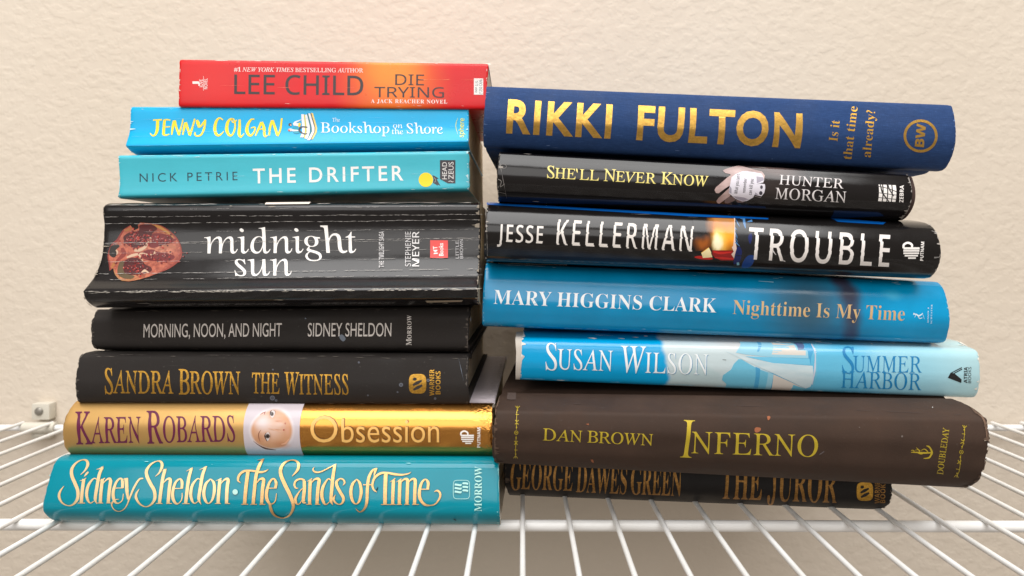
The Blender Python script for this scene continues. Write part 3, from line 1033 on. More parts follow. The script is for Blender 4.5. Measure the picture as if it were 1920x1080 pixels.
b.begin('price_label').poly([(497.5, 384.6), (500, 381.2), (584, 380), (580.5, 383.8)], ink((226, 214, 200), .6)).poly([(798, 562.4), (868, 561.2), (866, 564.4), (801, 565.8)], ink((150, 136, 118), .6)).end()
b.wear((150, 140, 126), 4, 60, 6, 1.1)

# ---- plain black hardback
CH = (43, 39, 37)
b = Book('slim worn black hardback with narrow white capitals, directly under the thick cracked paperback', (190, 656, .3646), (881, 660, .362), 'L',
         [(184, 580), (180.4, 583), (177, 590), (172.6, 600), (172, 612), (171.8, 630), (172, 643), (175, 651), (184, 655), (190, 656)], ((880, 573), (880, 660)), 0.165, True, 0.0024, 0.0004, joint=True, edge=basic('dark_board_edge', (44, 38, 36), .8))
b.body(cover_mat('black_paper_board', CH, 0.75, 'board', bk=b, var=0.2, dust=0.25))
b.begin('title_lettering').text('MORNING, NOON, AND NIGHT', 'gill', (269, 632.6), (528, 630.8), 25, ink((205, 198, 192), .6), off=.0, lean=.03).end()
b.begin('author_lettering').text('SIDNEY SHELDON', 'gill', (577, 630.8), (733.5, 630.6), 25, ink((205, 198, 192), .6), off=.0, lean=.03).end()
b.begin('publisher_mark').text([('M', 1.25), ('ORROW', 1)], 'serif', (771.5, 647.5), (771.5, 591), 8, ink((200, 194, 188), .6), track=1.1).end()
SCF = ink((104, 112, 124), .8)
b.begin('scuff_marks').poly([(636, 630), (641, 627), (646, 631), (648, 636), (644, 640), (639, 637)], SCF, True).disc(573, 597, 1.5, 1.2, SCF).crease(882, 884, 575, 660, SCF, 1, .6, 4).crease(500, 876, 657, 658.4, ink((96, 90, 86), .8), .6, .4, 5).crease(190, 876, 585, 577, ink((84, 78, 74), .8), .7, .35, 6).end()
b.wear((86, 78, 72), 5, 40, 26, 1.1)

# ---- black hardback, gold capitals
b = Book('black hardback with gold capitals and dusty blotches, lying on the gold foil book', (148, 754, .3505), (878, 759, .3485), 'L',
         [(176.7, 657.4), (163, 660), (155, 663), (148.4, 670), (144.5, 687), (142, 706), (141, 720), (142.4, 736), (145, 747), (148, 753.4), (155, 756)], ((878, 665), (878, 759)), 0.165, True, 0.0024, 0.0004, joint=True, edge=basic('dark_board_edge', (40, 36, 34), .8))
b.body(cover_mat('black_paper_board', (43, 39, 37), 0.75, 'board', bk=b, var=0.2, dust=0.3))
b.begin('author_lettering').text([('S', 1.05), ('ANDRA ', .93, .03), ('B', 1.05), ('ROWN', .93, .03)], 'roman', (196.5, 738), (450, 740), 44.5, GOLD, off=.008, gap=.0).end()
b.begin('title_lettering').text('THE', 'roman', (472, 737), (524, 738), 38, GOLD, off=.007).text([('W', 1.05), ('ITNESS', .95)], 'roman', (533, 739), (653.5, 739.4), 39, GOLD, off=.007, gap=.0).end()


def warner(b, cx, cy, sz, dark, lean=0.0):
    t = np.linspace(0, 2 * math.pi, 33)[:-1]
    p = [(cx + sz * .93 * math.copysign(abs(math.cos(q)) ** .55, math.cos(q)), cy + sz * 1.05 * math.copysign(abs(math.sin(q)) ** .55, math.sin(q))) for q in t]
    b.poly(p, GOLD)
    for (x0, y0, x1, y1) in ((-.5, -.45, -.1, -.55), (-.5, .15, .45, -.35), (-.45, .65, .5, .15)):
        b.rib([(cx + x0 * sz, cy + y0 * sz), (cx + (x0 + x1) / 2 * sz, cy + ((y0 + y1) / 2) * sz), (cx + x1 * sz, cy + y1 * sz)], [.2 * sz, .36 * sz, .2 * sz], dark)


b.begin('publisher_mark')
warner(b, 783, 719.5, 17.5, ink((46, 42, 41), .8))
b.text('WARNER', 'sansb', (814.3, 741.7), (814.3, 692.7), 9, GOLD, off=-.004).text('BOOKS', 'sansb', (825.9, 739.3), (825.9, 696), 9, GOLD, off=-.004).end()
b.begin('scuff_marks')
for x, y, r in ((673, 679.5, 2), (752, 721.5, 4), (803, 713, 3.2), (745.5, 735, 1.7), (511, 746, 5), (518, 750.5, 2.5), (816, 747, 2.4), (690, 741, 1.6), (512, 693, 1.6), (437, 722, 1.6)):
    b.ring(x, y, r * .8, r * .75, r * .35, ink((98, 102, 112), .8), 12).disc(x, y, r * .62, r * .55, ink((72, 74, 82), .8), .3, 10)
b.crease(860, 878, 672, 752, SCF, 1, .4, 7).crease(160, 876, 665, 668, ink((84, 78, 74), .8), .7, .3, 8).crease(180, 876, 754.5, 757.5, ink((96, 90, 84), .8), .6, .35, 9).end()
b.wear((84, 78, 72), 6, 40, 26, 1.1)

# ---- gold foil hardback
b = Book('gold foil book with purple capitals and a woman\'s face in a pale oval', (133, 852, .350), (925, 857, .345), 'L',
         [(150, 750.6), (141.7, 752), (131, 764), (123.6, 777), (119.2, 790), (117.4, 803), (117.6, 816), (119.4, 830), (123.6, 842), (133, 851.4), (142, 853.4)], ((925, 757.5), (924, 857)), 0.168, True, 0.0022, 0.0003, joint=True)


def foil_cover():
    k = NT('gold_foil_cover')
    xs = k.n('ShaderNodeSeparateXYZ'); k.put(xs.inputs[0], k.obj)
    f = k.rng(xs.outputs[0], b.px(460, 800)[0], b.px(560, 800)[0], 0, 1)
    n = k.noise(k.scale(k.obj, (30, 30, 60)), 1, 4, .6)
    n2 = k.noise(k.obj, 600, 4, .7)
    base = k.mix(f, lin((206, 164, 100)), lin((208, 146, 72)))
    tb = k.rng(xs.outputs[1], 0.0125, 0.0132, 0, 1)      # past the hinge the jacket is pale print, no foil
    base = k.mix(tb, base, lin((206, 196, 202)))
    k.put(k.b.inputs['Base Color'], base)
    k.put(k.b.inputs['Metallic'], k.math('SUBTRACT', k.rng(f, 0, 1, 0.75, 1.0), tb, True))
    k.put(k.b.inputs['Roughness'], k.rng(f, 0, 1, 0.42, 0.26))
    wr = k.noise(k.scale(k.obj, (160, 160, 110)), 1, 4, .65)
    end = k.rng(xs.outputs[0], b.px(880, 800)[0], b.px(915, 800)[0], 0.03, 1)
    nb = k.bump(k.math('MULTIPLY', wr, end), 0.5, 0.003)
    nb = k.bump(n, 0.12, 0.0012, nb)
    nb = k.bump(n2, 0.06, 0.0001, nb)
    k.put(k.b.inputs['Normal'], nb)
    return k.m


b.body(foil_cover())
PUR = ink((98, 18, 62), .35)
b.begin('author_lettering').text([('K', 1.0), ('AREN ', .79, .03), ('R', 1.0), ('OBARDS', .79, .03)], 'roman', (142.5, 833), (441, 829.5), 61, PUR, off=.005, gap=.0).end()
EMB_SHADE, LGO = ink((96, 52, 14), .35), ink((236, 184, 104), .4)
b.begin('title_lettering')
for dx, dy, m in ((1.4, -.9, EMB_SHADE), (0, 0, LGO)):  # dark offset copy paints the shade beside the embossed letters
    b.text('O', 'gill', (582 + dx, 829.5 + dy), (633 + dx, 829.5 + dy), 50, m, off=-.006).text('bsession', 'gill', (641 + dx, 829.5 + dy), (823.5 + dx, 829.5 + dy), 45, m, off=-.004)
b.end()


def putnam(b, cx, cy, m, s, lean=0.0):
    """a capital P on its side over the fluted stub of a column"""
    q = lambda x, y: (cx + x * s - y * lean * s, cy + y * s)
    b.rib([q(-1, -.28), q(1, -.28)], .28 * s, m, sub=2)
    b.rib([q(-1, -.3), q(-.98, -.75), q(-.5, -.98), q(0, -.75), q(.05, -.3)], .26 * s, m)
    for i, (w0, w1) in enumerate(((-1, 1), (-.98, .98), (-.8, .85), (-.35, .6))):
        y = .02 + i * .3
        b.rib([q(w0, y), q(w1, y)], .2 * s, m, sub=2)


b.begin('publisher_mark')
putnam(b, 876.5, 820, WHT, 12)
b.text('PUTNAM', 'sansb', (900.8, 839), (900.8, 801.7), 6, WHT).end()


def portrait():
    k = NT('portrait_print')
    base = lin((196, 186, 192))
    q = lambda x, y: (440 + x / 9, 745 + y / 9)
    L_ = ((625, 560, 410, 385, .16, (214, 206, 210), 1), (625, 565, 378, 350, .16, (200, 148, 112), 1), (600, 520, 345, 310, .95, (216, 184, 168), 1), (470, 420, 200, 200, .95, (218, 204, 204), .95),
          (760, 460, 110, 60, .95, (216, 190, 178), .6), (640, 285, 100, 110, .9, (196, 146, 120), .7), (555, 660, 110, 120, .9, (192, 140, 112), .75), (430, 700, 120, 130, .95, (190, 134, 98), .8), (800, 800, 190, 90, .95, (190, 128, 92), .8),
          (740, 400, 90, 26, .9, (192, 136, 110), .8), (690, 545, 160, 24, .95, (190, 138, 108), .8), (890, 560, 60, 150, .95, (206, 156, 132), .8), (830, 500, 50, 70, .9, (206, 166, 150), .6))
    for (x, y, rx, ry, soft, c, st) in L_:
        X, Y = q(x, y)
        f = k.ellipse(b.px(X, Y), b.rad(X, Y, rx / 9, ry / 9), 0, soft)
        base = k.mix(k.math('MULTIPLY', f, st), base, lin(c))
    k.put(k.b.inputs['Base Color'], base)
    k.b.inputs['Roughness'].default_value = .25
    return k.m


b.begin('cover_picture')
Q = (440, 745, 9)
b.poly([(250, 100), (205, 200), (165, 350), (150, 520), (155, 700), (180, 860), (225, 962), (700, 968), (1170, 972), (1130, 880), (1105, 750), (1097, 550), (1105, 400), (1140, 230), (1180, 108), (700, 103)], portrait(), xf=Q)
EYD, EYB, SCL, LIP = ink((50, 32, 30)), ink((82, 66, 58)), ink((206, 196, 194)), ink((168, 88, 74))
b.poly([(602, 300), (618, 240), (648, 218), (682, 244), (676, 290), (640, 345)], SCL, True, Q).disc(440 + 632 / 9, 745 + 280 / 9, 3.3, 3.9, EYB).disc(440 + 632 / 9, 745 + 280 / 9, 1.6, 1.8, ink((20, 16, 16)))
b.rib([(598, 310), (605, 250), (635, 218)], [6, 17, 6], EYD, Q).rib([(650, 212), (690, 240), (682, 290)], [4, 7, 3], ink((120, 84, 72)), Q)
b.poly([(518, 655), (542, 598), (572, 590), (596, 640), (584, 700), (552, 735)], SCL, True, Q).disc(440 + 558 / 9, 745 + 655 / 9, 4.2, 4.2, EYB).disc(440 + 558 / 9, 745 + 655 / 9, 2, 2, ink((20, 16, 16)))
b.rib([(535, 595), (510, 655), (550, 742)], [5, 20, 8], EYD, Q).rib([(585, 590), (606, 650), (590, 700)], [3, 6, 3], ink((150, 110, 96)), Q)
b.rib([(445, 550), (408, 610), (412, 690), (432, 750)], [5, 15, 12, 4], ink((134, 84, 62)), Q).rib([(525, 240), (508, 262), (508, 295)], [8, 20, 6], ink((150, 88, 84)), Q)
b.rib([(310, 730), (400, 800), (520, 858), (700, 886)], [4, 12, 26, 8], ink((104, 66, 50)), Q).rib([(430, 300), (470, 268), (505, 250)], [6, 16, 8], ink((176, 116, 90)), Q).rib([(560, 520), (660, 540), (770, 580), (835, 575)], [4, 14, 12, 4], ink((214, 168, 142)), Q).rib([(700, 390), (770, 405), (800, 400)], [6, 18, 4], ink((206, 150, 122)), Q).rib([(790, 790), (860, 770), (920, 700)], [10, 34, 10], ink((220, 164, 132)), Q)
b.disc(440 + 855 / 9, 745 + 440 / 9, 1, 2, LIP).disc(440 + 832 / 9, 745 + 548 / 9, 1.6, 1.9, LIP).end()

# ---- teal hardback at the bottom
b = Book('teal jacketed book with ornate cream calligraphy, lowest of the left stack, lying on the wires', (100, 976, .340), (937, 985, .334), 'L',
         [(150, 849.4), (127, 850.7), (110, 858), (100, 870), (94, 888), (88.4, 908), (84, 926), (80.6, 945), (81.4, 959), (90, 970), (100, 976), (115, 978.4)], ((936, 862), (936, 985.4)), 0.168, True, 0.0022, 0.00018, joint=True)
b.body(cover_mat('teal_jacket', (0, 132, 150), 0.13, bk=b, var=0.06, coat=0.0, spec=.35))


def cream_foil():
    k = NT('cream_gold_foil')
    f = k.noise(k.obj, 500, 3, .6)
    k.put(k.b.inputs['Base Color'], k.mix(f, lin((226, 190, 134)), lin((240, 214, 166))))
    k.b.inputs['Metallic'].default_value = .55
    k.b.inputs['Roughness'].default_value = .35
    return k.m


CF = cream_foil()
GF = foil((226, 184, 126), .33, .12)
RIM = ink((0, 74, 84), .4)
A_, B_, C_, D_ = (100, 850, 8), (240, 850, 8), (430, 850, 7.7125), (620, 850, 7.7125)
S1w = [6, 24, 44, 36, 14, 26, 44, 50, 52, 50, 46, 26, 12, 26, 40, 30, 5]
first = [
    (A_, [(415, 320), (480, 255), (522, 170), (505, 108), (440, 98), (350, 142), (285, 230), (282, 330), (330, 450), (372, 560), (366, 680), (300, 765), (222, 782), (135, 738), (92, 650), (108, 568), (165, 488)], S1w),
    (A_, [(462, 385), (425, 742)], 48), (A_, [(402, 412), (450, 398), (500, 368)], [6, 16, 8]), (A_, [(370, 744), (480, 744)], 11), (A_, [(466, 350), (500, 310), (530, 276)], [4, 30, 22]),
    (A_, [(668, 392), (610, 378), (535, 470), (504, 600), (522, 700), (562, 744), (612, 715)], [14, 18, 40, 46, 38, 14, 12]), (A_, [(742, 205), (694, 320), (660, 500), (634, 680), (656, 756)], [38, 46, 48, 46, 5]), (A_, [(652, 240), (705, 225), (760, 192)], [4, 16, 5]),
    (A_, [(742, 385), (710, 742)], 48), (A_, [(698, 412), (780, 370)], [4, 15]), (A_, [(745, 460), (800, 398), (850, 378), (866, 420)], [8, 20, 36, 48]), (A_, [(866, 405), (830, 740)], 48), (A_, [(660, 743), (752, 743)], 10), (A_, [(800, 743), (885, 743)], 10),
    (A_, [(940, 520), (1052, 516)], 12), (A_, [(1043, 520), (1042, 420), (1012, 374), (950, 432), (906, 560), (906, 660), (935, 730), (982, 745), (1040, 700), (1056, 605)], [40, 42, 22, 34, 46, 48, 36, 14, 16, 12]),
    (A_, [(1098, 370), (1110, 560), (1126, 690)], [56, 50, 26]), (A_, [(1355, 374), (1295, 388), (1222, 500), (1152, 660), (1110, 770), (1060, 838), (990, 866), (920, 843), (882, 782), (892, 732), (940, 692), (992, 688)], [16, 26, 30, 26, 18, 12, 11, 14, 20, 24, 14, 6]), (A_, [(1048, 388), (1120, 372)], [8, 14]),
    (B_, [(415, 345), (475, 288), (517, 190), (500, 128), (440, 118), (352, 162), (286, 250), (290, 340), (340, 450), (400, 560), (406, 680), (350, 765), (272, 798), (184, 758), (128, 670), (132, 600), (176, 532)], S1w),
    (B_, [(562, 238), (522, 400), (476, 746)], [44, 48, 48]), (B_, [(510, 268), (582, 234)], [4, 14]), (B_, [(530, 450), (590, 388), (640, 392), (626, 520), (606, 742)], [8, 24, 46, 50, 48]), (B_, [(424, 750), (522, 750)], 11), (B_, [(578, 750), (666, 750)], 11),
    (B_, [(702, 526), (822, 522)], 12), (B_, [(812, 526), (816, 430), (784, 382), (716, 440), (676, 580), (682, 680), (716, 742), (760, 750), (810, 690), (818, 592)], [38, 42, 20, 34, 46, 48, 36, 14, 16, 12]),
    (B_, [(956, 226), (912, 400), (870, 746)], [40, 48, 48]), (B_, [(878, 268), (976, 216)], [4, 16]), (B_, [(820, 752), (930, 752)], 11),
    (B_, [(1095, 392), (1045, 382), (974, 470), (946, 600), (966, 706), (1006, 748), (1056, 716)], [14, 18, 40, 46, 38, 14, 12]), (B_, [(1166, 206), (1122, 330), (1090, 520), (1068, 680), (1102, 766)], [38, 46, 48, 46, 5]), (B_, [(1078, 246), (1188, 196)], [4, 16]),
    (B_, [(1242, 382), (1172, 460), (1142, 590), (1166, 706), (1214, 748), (1270, 690), (1300, 560), (1292, 440), (1242, 382)], [14, 40, 48, 40, 14, 32, 46, 40, 14]),
    (B_, [(1386, 390), (1356, 746)], 48), (B_, [(1322, 412), (1408, 374)], [4, 16]), (B_, [(1394, 460), (1450, 396), (1506, 392), (1492, 520), (1482, 742)], [8, 22, 46, 50, 48]), (B_, [(1308, 750), (1398, 750)], 11), (B_, [(1458, 750), (1534, 750)], 11)]
second = [
    (C_, [(168, 425), (132, 385), (152, 310), (222, 256), (330, 250), (450, 270), (520, 258), (572, 230)], [5, 30, 34, 30, 24, 30, 22, 4]), (C_, [(276, 262), (246, 500), (226, 732)], 50), (C_, [(178, 733), (278, 733)], 10),
    (C_, [(496, 85), (440, 180), (392, 330), (362, 600), (350, 732)], [26, 46, 46, 48, 48]), (C_, [(415, 100), (512, 80)], [3, 14]), (C_, [(400, 430), (450, 372), (502, 380), (486, 520), (472, 732)], [8, 24, 46, 48, 46]), (C_, [(308, 733), (406, 733)], 10), (C_, [(440, 733), (528, 733)], 10),
    (C_, [(562, 502), (690, 500)], 11), (C_, [(672, 502), (682, 420), (644, 364), (586, 420), (545, 560), (550, 660), (592, 732)], [36, 40, 20, 32, 46, 46, 34]), (C_, [(582, 728), (630, 724), (672, 680), (688, 578)], [10, 14, 14, 10]),
    (C_, [(592, 726), (606, 800), (650, 878), (730, 918), (800, 922), (882, 878), (928, 780), (918, 690), (870, 570), (800, 430), (752, 310), (750, 220), (800, 142), (880, 104), (960, 106), (1008, 160), (990, 240), (912, 332)], [36, 42, 30, 14, 12, 26, 42, 50, 52, 52, 50, 48, 30, 14, 22, 42, 36, 4]),
    (C_, [(1002, 502), (966, 498), (946, 450), (972, 392), (1040, 368), (1094, 392)], [8, 20, 28, 26, 20, 30]), (C_, [(1090, 395), (1090, 520), (1076, 690), (1114, 712)], [44, 48, 46, 6]), (C_, [(1080, 490), (1020, 550), (966, 640), (966, 700), (992, 733), (1030, 715), (1062, 660)], [8, 14, 36, 38, 16, 12, 8]),
    (C_, [(1176, 388), (1166, 732)], 46), (C_, [(1128, 406), (1202, 364)], [4, 14]), (C_, [(1190, 430), (1240, 374), (1302, 380), (1286, 520), (1272, 732)], [8, 22, 46, 48, 46]), (C_, [(1114, 733), (1198, 733)], 10), (C_, [(1244, 733), (1322, 733)], 10),
    (C_, [(1482, 392), (1432, 370), (1362, 480), (1342, 600), (1370, 706), (1406, 734), (1456, 696)], [14, 16, 40, 48, 38, 14, 10]), (C_, [(1530, 168), (1502, 350), (1486, 520), (1476, 680), (1502, 742)], [40, 46, 46, 44, 4]), (C_, [(1552, 156), (1450, 206), (1340, 260), (1270, 272), (1226, 254), (1216, 226), (1234, 198)], [8, 14, 16, 22, 22, 16, 4]),
    (C_, [(1648, 462), (1672, 420), (1650, 376), (1602, 366), (1556, 410), (1562, 470), (1610, 560), (1654, 640), (1640, 708), (1590, 734), (1530, 700), (1514, 650), (1540, 594)], [5, 26, 22, 16, 38, 42, 42, 42, 28, 12, 26, 30, 5]),
    (D_, [(382, 372), (322, 440), (296, 560), (320, 680), (370, 728), (420, 680), (446, 550), (426, 430), (382, 372)], [12, 38, 46, 38, 12, 34, 44, 38, 12]),
    (D_, [(672, 212), (606, 250), (556, 350), (536, 500), (526, 700), (490, 798), (430, 840), (382, 812), (368, 788)], [8, 30, 42, 44, 42, 28, 14, 14, 4]), (D_, [(672, 214), (646, 260), (630, 340)], [20, 36, 4]), (D_, [(475, 452), (597, 452)], 12),
    (D_, [(672, 558), (626, 520), (608, 450), (640, 352), (730, 286), (830, 282), (930, 300), (1030, 308), (1120, 294), (1168, 268)], [5, 26, 30, 32, 30, 28, 32, 24, 14, 4]), (D_, [(800, 295), (790, 732)], 52), (D_, [(732, 735), (848, 735)], 10),
    (D_, [(912, 386), (900, 732)], 46), (D_, [(862, 412), (938, 362)], [4, 15]), (D_, [(853, 735), (942, 735)], 10),
    (D_, [(1006, 388), (996, 732)], 46), (D_, [(953, 412), (1027, 368)], [4, 15]), (D_, [(1010, 430), (1060, 376), (1114, 385), (1112, 520), (1106, 732)], [8, 22, 44, 46, 46]), (D_, [(1120, 430), (1170, 376), (1224, 385), (1222, 520), (1216, 732)], [8, 22, 44, 46, 46]), (D_, [(958, 735), (1033, 735)], 10), (D_, [(1066, 735), (1142, 735)], 10), (D_, [(1184, 735), (1282, 735)], 10),
    (D_, [(1298, 516), (1428, 515)], 11), (D_, [(1406, 516), (1412, 420), (1370, 374), (1316, 430), (1286, 560), (1300, 660), (1360, 733), (1440, 748), (1520, 724), (1580, 640), (1584, 572), (1546, 536), (1498, 552)], [36, 40, 16, 34, 44, 44, 36, 14, 18, 26, 30, 24, 4])]
for nm, strokes, m in (('author_lettering', first, CF), ('title_lettering', second, GF)):
    b.begin(nm)
    for xf, pts, ws in strokes:
        ws = [w * .92 for w in ws] if not np.isscalar(ws) else ws * .92
        w2 = [w + 5 for w in ws] if not np.isscalar(ws) else ws + 5
        b.rib(pts, w2, RIM, xf)
    for xf, pts, ws in strokes:
        b.rib(pts, ws, m, xf)
    if nm == 'title_lettering': b.disc(442, 922, 5, 5, ink((176, 216, 208)))
    b.end()
MN = ink((170, 222, 214))
b.begin('publisher_mark').text('MORROW', 'serif', (903.3, 958), (904, 875), 13.6, MN, off=-.006)
t = np.linspace(0, 2 * math.pi, 41)
b.rib([(865.5 + 15.3 * math.copysign(abs(math.cos(q)) ** .35, math.cos(q)), 917.5 + 17.3 * math.copysign(abs(math.sin(q)) ** .35, math.sin(q))) for q in t], .9, MN, sub=1, closed=True)
for i in range(3):
    y = 908 + i * 6.6
    b.rib([(852.8, y), (857, y + .5), (864, y + 1.5), (865, y - 1)], [3.6, 3.6, 3.4, 1], MN).rib([(867.5, y - 1), (869, y - 2), (874, y - 2), (878, y - 1)], [1, 3.4, 3.6, 3.6], MN)
b.end()
b.begin('scuff_marks').poly([(705, 919), (708, 913), (709.5, 912.5), (708.5, 917), (706.5, 919.5)], ink((0, 40, 46), .8)).poly([(850, 971), (853, 971), (856.5, 974.5), (853.5, 974)], ink((0, 40, 46), .8)).crease(934, 937, 870, 984, ink((150, 205, 205), .7), .8, .5, 3).end()
b.wear((130, 200, 204), 7, 14, 8, .7)

# ================================================================== RIGHT STACK
# ---- navy cloth hardback
b = Book('navy blue cloth hardback with large gold foil name, topmost of the right stack', (907, 276, .342), (1769, 320, .3348), 'R',
         [(1772, 196.6), (1782, 197.4), (1786.4, 200), (1789.6, 212), (1791.6, 226), (1793, 242), (1792.6, 258), (1791, 271), (1785.4, 292), (1776, 311), (1769, 319), (1760, 321.6)], ((911, 162), (909, 277)), 0.168, True, 0.0024, 0.0001, joint=True, edge=basic('navy_board_edge', (30, 44, 84), .8))
b.body(cover_mat('navy_cloth', (34, 63, 110), 0.7, 'cloth', bk=b, var=0.1))
GL = foil((232, 184, 92), .26, .38, 330)
b.begin('author_lettering').text('RIKKI', 'gill', (949, 247.5), (1144.5, 257.5), 59, GL, off=.030, lean=.02, track=1.16)
b.text('FULTON', 'gill', (1192.5, 260), (1500, 275.5), 60, GL, off=.030, lean=.02, track=1.1).end()
GT = foil((226, 178, 78), .4, .15)
b.begin('title_lettering').text('Is it', 'serif', (1570, 265.5), (1574.5, 226.5), 16.5, GT, off=-.007).text('that time', 'serif', (1596, 299.5), (1608, 200.5), 16.5, GT, off=-.007).text('already?', 'serif', (1632, 295.5), (1641, 208), 16.5, GT, off=-.007).end()
b.begin('publisher_mark').ring(1726, 255, 29.5, 28.5, 5, GL).text('BW', 'sansb', (1731.6, 276.2), (1735.8, 233), 16.6, GL, off=.016).end()
b.wear((96, 122, 168), 8, 20, 14, .7)

# ---- black jacket with a hand
BRD = cover_mat('brown_board', (70, 54, 50), .8, 'board', var=.15)
b = Book('slim glossy black book with yellow small capitals and a hand clutching crumpled paper', (932.5, 377.5, .345), (1690, 414, .338), 'R',
         [(1690, 327), (1703, 328.4), (1706, 335), (1709, 345), (1711, 358), (1710.6, 372), (1707.6, 385), (1701, 399), (1692, 410), (1685, 414)], ((937, 285), (933, 378)), 0.165, True, 0.0022, 0.00025, joint=True, edge=basic('grey_paper_edge', (196, 188, 178), .8))
SK = (182, 156, 152)
b.body(cover_mat('black_jacket', (22, 20, 21), .15, bk=b, var=.1, spec=.45, coat=.0, paint=[(1450, 318, 70, 18, .1, .9, (110, 92, 88), .8, .002), (1450, 352, 90, 40, 0, .9, (58, 50, 48), .7, 0)]))
# the board's end, standing out past the jacket
bm = bmesh.new()
L = b.L
sec = []
for t, w in b.prof[::2]:
    sec.append((b.bot(L) + (0.02 + 0.96 * t) * (b.top(L) - b.bot(L)), w - 0.0016))
R0 = [bm.verts.new((L - 0.001, -w, u)) for u, w in sec] + [bm.verts.new((L - 0.001, 0.03 - w, u)) for u, w in sec[::-1]]
R1 = [bm.verts.new((L + 0.0024, -w, u)) for u, w in sec] + [bm.verts.new((L + 0.0024, 0.03 - w, u)) for u, w in sec[::-1]]
n = len(R0)
for i in range(n): bm.faces.new((R0[i], R0[(i + 1) % n], R1[(i + 1) % n], R1[i]))
bm.faces.new(R1); bm.faces.new(R0[::-1])
mesh_obj('cover_board', bm, BRD, b.root)['label'] = 'brown board end showing past the black jacket'
YC = ink((238, 222, 128))
b.begin('title_lettering').text([('S', 1), ("HE'LL ", .86), ('N', 1), ('EVER ', .86), ('K', 1), ('NOW', .86)], 'roman', (1025, 333.4), (1327, 349.6), 22.5, YC, off=.004, lean=.03, gap=.02).end()
b.begin('author_lettering').text('HUNTER', 'roman', (1460, 345.4), (1581, 353.6), 17.6, ink((222, 216, 216)), off=.0, lean=.04).text('MORGAN', 'roman', (1452.5, 372.6), (1585, 380), 20.6, ink((222, 216, 216)), off=.0, lean=.04).end()
b.begin('publisher_mark')
for i in range(4):
    x = 1646.5 + i * 8.6; y = 346 + i * .35
    b.poly([(x + .6, y), (x + 7, y + .3), (x + 6.2, y + 31.6), (x - .4, y + 31)], WHT)
DK = ink((30, 27, 27))
b.rib([(1644, 349), (1663, 353), (1682, 360)], 1.4, DK).rib([(1650, 345), (1655, 362), (1668, 380)], [2, 3, 1.6], DK).rib([(1644, 361), (1682, 366)], 1.2, DK).rib([(1644, 370), (1682, 374)], 1.2, DK).rib([(1664, 344), (1668, 356), (1676, 368)], [1.5, 2.5, 1.5], DK)
b.text('ZEBRA', 'sansb', (1693.4, 379.5), (1694.4, 347.5), 7.4, WHT).end()


def skin():
    k = NT('hand_print')
    n = k.noise(k.scale(k.obj, (120, 60, 300)), 1, 4)
    k.put(k.b.inputs['Base Color'], k.mix(k.rng(n, .3, .7), lin((150, 122, 118)), lin((198, 172, 168))))
    k.b.inputs['Roughness'].default_value = .28
    return k.m


b.begin('cover_picture')
Q = (1330, 300, 11.37)
SKM = skin(); SKD = ink((112, 92, 90))
b.poly([(285, 232), (330, 200), (480, 150), (620, 125), (760, 150), (900, 190), (1120, 250), (1180, 330), (1150, 480), (900, 500), (520, 420), (440, 300), (340, 280)], SKM, xf=Q)
b.poly([(110, 640), (140, 580), (260, 480), (380, 375), (460, 325), (520, 400), (440, 540), (330, 610), (200, 708), (140, 704)], SKM, xf=Q)
b.poly([(150, 870), (190, 810), (320, 690), (420, 600), (500, 700), (420, 780), (300, 870), (210, 930), (165, 915)], SKM, xf=Q)
b.poly([(318, 890), (350, 830), (430, 770), (500, 780), (560, 850), (480, 890), (390, 925), (335, 920)], SKD, xf=Q)
b.poly([(560, 860), (620, 840), (760, 880), (700, 910), (600, 905)], SKD, xf=Q)
PAP, PSH = ink((218, 214, 224), .4), ink((160, 154, 168), .4)
b.poly([(470, 372), (560, 300), (700, 240), (800, 238), (960, 262), (1110, 290), (1140, 350), (1168, 430), (1140, 480), (1000, 520), (1100, 505), (1182, 515), (1190, 600), (1168, 700), (1110, 772), (960, 740), (930, 800), (800, 870), (700, 882), (560, 830), (500, 780), (412, 700), (430, 580), (450, 480)], PAP, xf=Q)
for p in ([(1000, 350), (1140, 370), (1165, 430), (1010, 500)], [(980, 690), (1050, 740), (960, 745)], [(500, 770), (600, 780), (740, 800), (840, 840), (720, 875), (580, 830)], [(440, 560), (470, 600), (470, 720), (415, 690)]):
    b.poly(p, PSH, xf=Q)
b.disc(1330 + 1110 / Q[2], 300 + 580 / Q[2], 2.6, 3.4, ink((70, 66, 76))).disc(1330 + 1095 / Q[2], 300 + 705 / Q[2], 3.2, 3.8, ink((60, 56, 66))).rib([(960, 770), (1100, 800)], 8, ink((150, 140, 140)), Q)
TX = ink((44, 42, 50))
qq = lambda x, y: (1330 + x / Q[2], 300 + y / Q[2])
b.text("What you can't", 'sansb', qq(598, 722), qq(652, 310), 6.4, TX, off=-.01).text('remember', 'sansb', qq(766, 700), qq(800, 400), 6, TX, off=-.01).text('can kill you', 'sansb', qq(900, 745), qq(945, 412), 6.4, TX, off=-.01)
b.end()
b.begin('spine_creases')
GW = ink((120, 116, 114), .6)
b.crease(936, 950, 300, 372, GW, 1.2, .5, 3).rib([(938, 310), (944, 308), (950, 312), (946, 316), (940, 315)], .7, GW).rib([(934, 336), (940, 340), (938, 350), (946, 345)], .9, ink((160, 156, 152), .6)).rib([(935, 360), (948, 363)], .7, GW).end()
b.wear((150, 144, 138), 9, 34, 3, .9)

